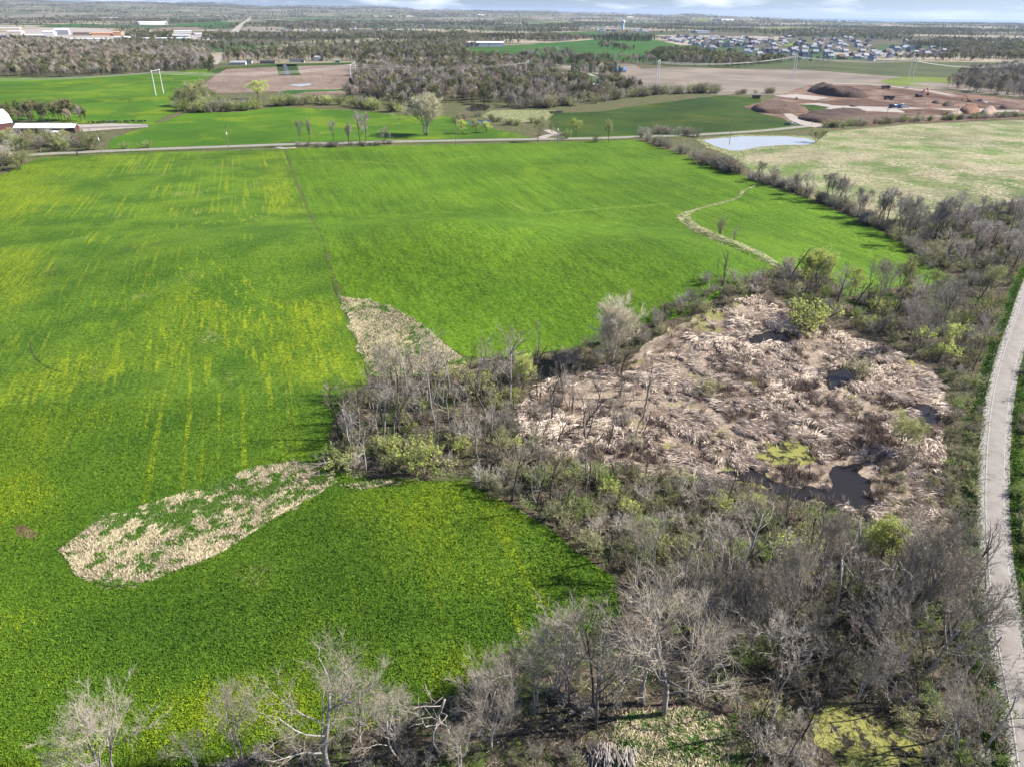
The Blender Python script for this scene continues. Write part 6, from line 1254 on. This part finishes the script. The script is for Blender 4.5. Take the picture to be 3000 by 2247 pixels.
car(P(2306, 368), 0.1, 'black', 'black car parked on the grass beside the building site'); car(P(2328, 367), 0.1, 'white', 'white pickup parked beside the black car', True)
car(P(2869, 298), 2.9, 'navy', 'dark blue car at the back of the building site'); car(P(2887, 304), 0.4, 'white', 'white car parked right of the dark blue one'); car(P(2818, 350), 0.3, 'white', 'white car by the hedge at the front of the site'); car(P(2843, 346), 0.8, 'white', 'white pickup by the hedge at the front of the site', True); car(P(2654, 318), 0.0, 'white', 'white pickup parked right of the tank truck', True); car(P(2656, 260), 0.0, 'white', 'white pickup at the far back edge of the site', True)
def tracks(e, L_, gap, w=0.6, h=0.9):
    for s_ in (-1, 1):
        pr = [(-L_/2+0.3, 0), (L_/2-0.3, 0), (L_/2, h*0.5), (L_/2-0.3, h), (-L_/2+0.3, h), (-L_/2, h*0.5)]; n = 6
        PB().poly([(x, s_*gap/2+d, z) for d in (-w/2, w/2) for x, z in pr], [tuple(range(n))[::-1], tuple(range(n, 2*n))]+[(j, (j+1) % n, n+(j+1) % n, n+j) for j in range(n)]).obj('track', TYRE, e)
def excavator(foot, rz, col, label, s=1.0):
    e = empty('excavator', P(*foot)+np.array([0, 0, 0.2]), rz, label, 'excavator'); e.scale = (s, s, s); tracks(e, 4.6, 2.6, 0.7, 1.0)
    PB().box(-0.6, 0, 1.75, 4.2, 2.8, 1.3, bev=0.15).obj('body', CH['black'] if col == 'red' else CH[col], e); c = PB().box(0.9, 0.8, 2.5, 1.6, 1.1, 1.7, bev=0.2).obj('cab', CH[col], e); PB().box(1.72, 0.8, 2.6, 0.04, 0.9, 1.1).obj('windscreen', GLASS, c)
    for nm, pts, r in (('boom', [(1.2, -0.3, 2.0), (3.2, -0.3, 5.4), (6.2, -0.3, 6.4)], [0.42, 0.5, 0.32]), ('arm', [(5.9, -0.3, 6.9), (7.6, -0.3, 2.8)], [0.34, 0.22]), ('hydraulic_ram', [(1.8, -0.3, 2.4), (3.4, -0.3, 4.6)], [0.14, 0.14])): PB().tube(pts, r, 6).obj(nm, CH[col], e)
    b = [(7.7, 2.9), (8.3, 2.2), (7.9, 1.2), (7.0, 1.1), (6.6, 1.9)]; PB().poly([(x, y, z) for y in (-0.95, 0.35) for x, z in b], [tuple(range(5)), tuple(range(5, 10))[::-1]]+[(j, j+1, 6+j, 5+j) for j in range(4)]).obj('bucket', CH['black'], e)
excavator((2692, 286), 0.25, 'red', 'red excavator with a raised boom digging in the middle of the site', 1.25); excavator((2838, 300), 2.6, 'yellow', 'small yellow excavator at the back of the site', 0.8)
def dump(foot, rz, col, label, bed=None, s=1.0):
    e = empty('dump_truck', P(*foot)+np.array([0, 0, 0.2]), rz, label, 'truck'); e.scale = (s, s, s)
    PB().box(0, 0, 0.95, 7.6, 1.2, 0.4).obj('chassis', CH['black'], e); c = PB().box(2.9, 0, 2.0, 1.9, 2.4, 1.9, bev=0.25).obj('cab', CH[col], e); PB().box(3.86, 0, 2.3, 0.04, 1.9, 0.8).obj('windscreen', GLASS, c)
    bm = CH[bed or col]; b = [(-3.8, 1.5), (1.6, 1.2), (1.8, 2.9), (2.6, 3.0), (2.6, 3.15), (-4.1, 2.8)]; n = 6
    PB().poly([(x, y, z) for y in (-1.3, 1.3) for x, z in b], [tuple(range(n))[::-1], tuple(range(n, 2*n))]+[(j, (j+1) % n, n+(j+1) % n, n+j) for j in range(n)]).obj('dump_bed', bm, e)
    for x in (-2.8, -1.5, 2.7):
        for y in (-1.05, 1.05): wheel(e, x, y, 0.55, 0.5)
dump((2603, 294), 3.0, 'brown', 'dark articulated dump truck behind the sandy track', 'black', 1.2); dump((2594, 262), 0.1, 'brown', 'dark brown dump truck at the far back of the site', 'brown', 1.2)
e = empty('tank_truck', P(2622, 319), 0.0, 'white tank truck with a blue cab parked in the middle of the site', 'truck'); PB().box(0, 0, 0.9, 13, 1.2, 0.4).obj('chassis', CH['black'], e)
PB().lathe([(0.05, 0), (1.25, 0.15), (1.25, 6.9), (0.05, 7.05)], 14).obj('tank', CH['navy'], e, True).rotation_euler = (0, math.pi/2, 0); e.children[-1].location = (-5.6, 0, 2.3)
PB().box(3.4, 0, 2.2, 2.2, 2.5, 2.4, bev=0.2).obj('cab', CH['blue'], e); PB().box(5.9, 0, 2.5, 2.6, 2.5, 3.2).obj('box_body', CH['white'], e)
for x in (-4.8, -3.4, 3.4, 5.8):
    for y in (-1.05, 1.05): wheel(e, x, y, 0.55, 0.4)
e = empty('bulldozer', P(2770, 339)+np.array([0, 0, 0.2]), 2.9, 'yellow bulldozer beside the pale gravel heap', 'bulldozer'); tracks(e, 3.8, 2.0); PB().box(0.5, 0, 1.4, 2.6, 1.4, 1.0, bev=0.1).obj('hood', CH['yellow'], e); PB().box(-0.9, 0, 2.2, 1.3, 1.5, 1.5, bev=0.15).obj('cab', CH['yellow'], e); PB().box(2.9, 0, 0.8, 0.2, 3.4, 1.3).obj('blade', CH['yellow'], e)
for y in (-0.9, 0.9): PB().tube([(0.2, y, 0.6), (2.8, y, 0.6)], 0.12, 5).obj('push_arm', CH['yellow'], e)
e = empty('waste_container', P(2215, 290), 0.1, 'dark waste container alone on the dark pasture', 'container'); PB().poly([(-3.4, -1.3, 0.3), (3.4, -1.3, 0.3), (3.4, 1.3, 0.3), (-3.4, 1.3, 0.3), (-3.9, -1.4, 3.2), (3.9, -1.4, 3.2), (3.9, 1.4, 3.2), (-3.9, 1.4, 3.2)], [(0, 3, 2, 1), (4, 5, 6, 7), (0, 1, 5, 4), (1, 2, 6, 5), (2, 3, 7, 6), (3, 0, 4, 7)]).obj('skip', CH['brown'], e)
for x in (-2.4, 0, 2.4): PB().box(x, -1.46, 1.7, 0.2, 0.16, 2.9).obj('rib', CH['black'], e)
for x, y, sz, lb in ((2496, 277, 1.5, 'pale boulder at the right foot of the largest dark heap'), (2503, 281, 1.8, 'lower pale boulder at the right foot of the largest dark heap'), (2334, 294, 1.6, 'white boulder left on the haul road')):
    b = P(x, y); g = np.random.default_rng(x); p = PB(); pr = [(0.05, 0)]+[(sz*math.sin(t), sz*0.75*(1-math.cos(t))) for t in np.linspace(0.3, 3.0, 7)]+[(0.03, sz*1.5)]; p.lathe(pr, 10); p.v = [(x_*g.uniform(0.85, 1.15), y_*g.uniform(0.85, 1.15), z_*g.uniform(0.92, 1.08)) for x_, y_, z_ in p.v]; o = p.obj('boulder', plain('pale_stone', (0.5, 0.46, 0.4), 0.9), None, False); o.location = (b[0], b[1], b[2]+fit_height(b, y-3)*0.5); tag(o, lb, 'boulder')

# ------------------------------------------------------------------ dead wood on the ground
def log(p0, p1, r, label, branches=0, mat=None, lift=0.35, seed=1):
    g = np.random.default_rng(seed); a, b = P(*p0), P(*p1); o0 = a.copy(); n = 7; pts = [a+(b-a)*t+np.array([0, 0, lift+0.25*math.sin(t*3)])+g.normal(size=3)*0.10 for t in np.linspace(0, 1, n)]; pts = [q-o0 for q in pts]
    e = empty('fallen_tree', o0, 0, label, 'fallen tree'); PB().tube(pts, np.linspace(r, r*0.35, n), 7).obj('trunk', mat or M_barkpale, e)
    for i in range(branches):
        t = g.uniform(0.25, 1)*(n-1); k = min(int(t), n-2); q = pts[k]+(pts[k+1]-pts[k])*(t-k); d = unit(unit(pts[-1]-pts[0])+g.normal(size=3)*0.6+np.array([0, 0, 0.25])); l = g.uniform(1.2, 3.2)
        pb = PB().tube([q, q+d*l*0.5+g.normal(size=3)*0.15, q+d*l+g.normal(size=3)*0.3], [r*0.4, r*0.25, r*0.08], 4)
        for _ in range(3): d2 = unit(d+g.normal(size=3)*0.6); pb.tube([q+d*l*0.6, q+d*l*0.6+d2*l*0.5], [r*0.18, r*0.05], 3)
        pb.obj('branch', mat or M_barkpale, e)
log((1055, 1349), (940, 1372), 0.2, 'pale fallen branching tree reaching into the field from the corner clump', 9, lift=0.9, seed=3); log((2075, 1165), (2160, 1108), 0.22, 'dark fallen trunk lying across the far reeds', 4, M_barkdark, 0.5, 4); log((2400, 1100), (2470, 1045), 0.24, 'dark fallen limb over the right marsh pools', 5, M_barkdark, 0.8, 5); log((2520, 1085), (2590, 1030), 0.28, 'dark fallen trunk right of the marsh pools', 5, M_barkdark, 0.7, 6)
log((2660, 1060), (2760, 1005), 0.25, 'long dark limb leaning from the trees at the right end of the marsh', 4, M_barkdark, 1.0, 7); log((1850, 1092), (1985, 1102), 0.16, 'pale thin log lying at the top of the reeds', 0, None, 0.3, 8); log((2440, 2022), (2530, 2030), 0.14, 'pale log lying behind the yellow algae pool', 0, None, 0.4, 9); log((2340, 1650), (2425, 1622), 0.14, 'pale fallen pole in the lower thicket', 1, None, 1.2, 10)
log((1960, 2010), (2180, 2110), 0.13, 'grey fallen trunk slanting beside the foreground clearing', 3, M_barkmid, 0.6, 11); log((2100, 1960), (2190, 2120), 0.12, 'grey leaning pole behind the foreground clearing', 2, M_barkmid, 1.5, 12); log((2410, 1840), (2470, 1790), 0.1, 'short pale log in the thicket by the stout dark tree', 1, None, 0.8, 13); log((2300, 1070), (2380, 1075), 0.12, 'pale log at the far edge of the marsh', 1, None, 0.3, 14)
b = P(1775, 2225); g = np.random.default_rng(5); e = empty('stick_pile', b, 0, 'pile of pale cut sticks beside the foreground clearing', 'stick pile'); fit_s = 1.0
for i in range(95):
    x = g.uniform(-3.2, 3.2); z0 = g.uniform(0.1, 1.5)*(1-abs(x)/4.2); y = g.uniform(-0.8, 0.8); l = g.uniform(1.2, 2.2); t = g.normal(0, 0.35)
    PB().tube([(x-math.sin(t)*l/2, y-l*0.45, z0), (x+g.normal()*0.05, y, z0+0.35), (x+math.sin(t)*l/2, y+l*0.45, z0+0.5)], [0.075, 0.07, 0.05], 5).obj('stick', M_barkpale if g.random() < 0.65 else M_barkmid, e)

# ------------------------------------------------------------------ air
hz = link('haze', PB().box(0, 18000, 0, 64000, 40000, 1).mesh('haze', [])); hz.data.clear_geometry()
X0, X1, Y0, Y1, Z0, Z1 = -33000, 33000, -2500, 40000, -58, 215
hz.data = mesh_py('haze', [(X0, Y0, Z0), (X1, Y0, Z0), (X1, Y1, Z0), (X0, Y1, Z0), (X0, Y0, Z1), (X1, Y0, Z1), (X1, Y1, Z1), (X0, Y1, Z1)], [(0, 3, 2, 1), (4, 5, 6, 7), (0, 1, 5, 4), (1, 2, 6, 5), (2, 3, 7, 6), (3, 0, 4, 7)], [])
m = bpy.data.materials.new('pale_air'); m.use_nodes = True; m.node_tree.nodes.clear(); pv = m.node_tree.nodes.new('ShaderNodeVolumePrincipled'); mo = m.node_tree.nodes.new('ShaderNodeOutputMaterial')
pv.inputs['Density'].default_value = 3.0e-5; pv.inputs['Color'].default_value = (0.60, 0.74, 0.97, 1); pv.inputs['Anisotropy'].default_value = 0.2
m.node_tree.links.new(pv.outputs[0], mo.inputs['Volume']); hz.data.materials.append(m); tag(hz, kind='stuff')
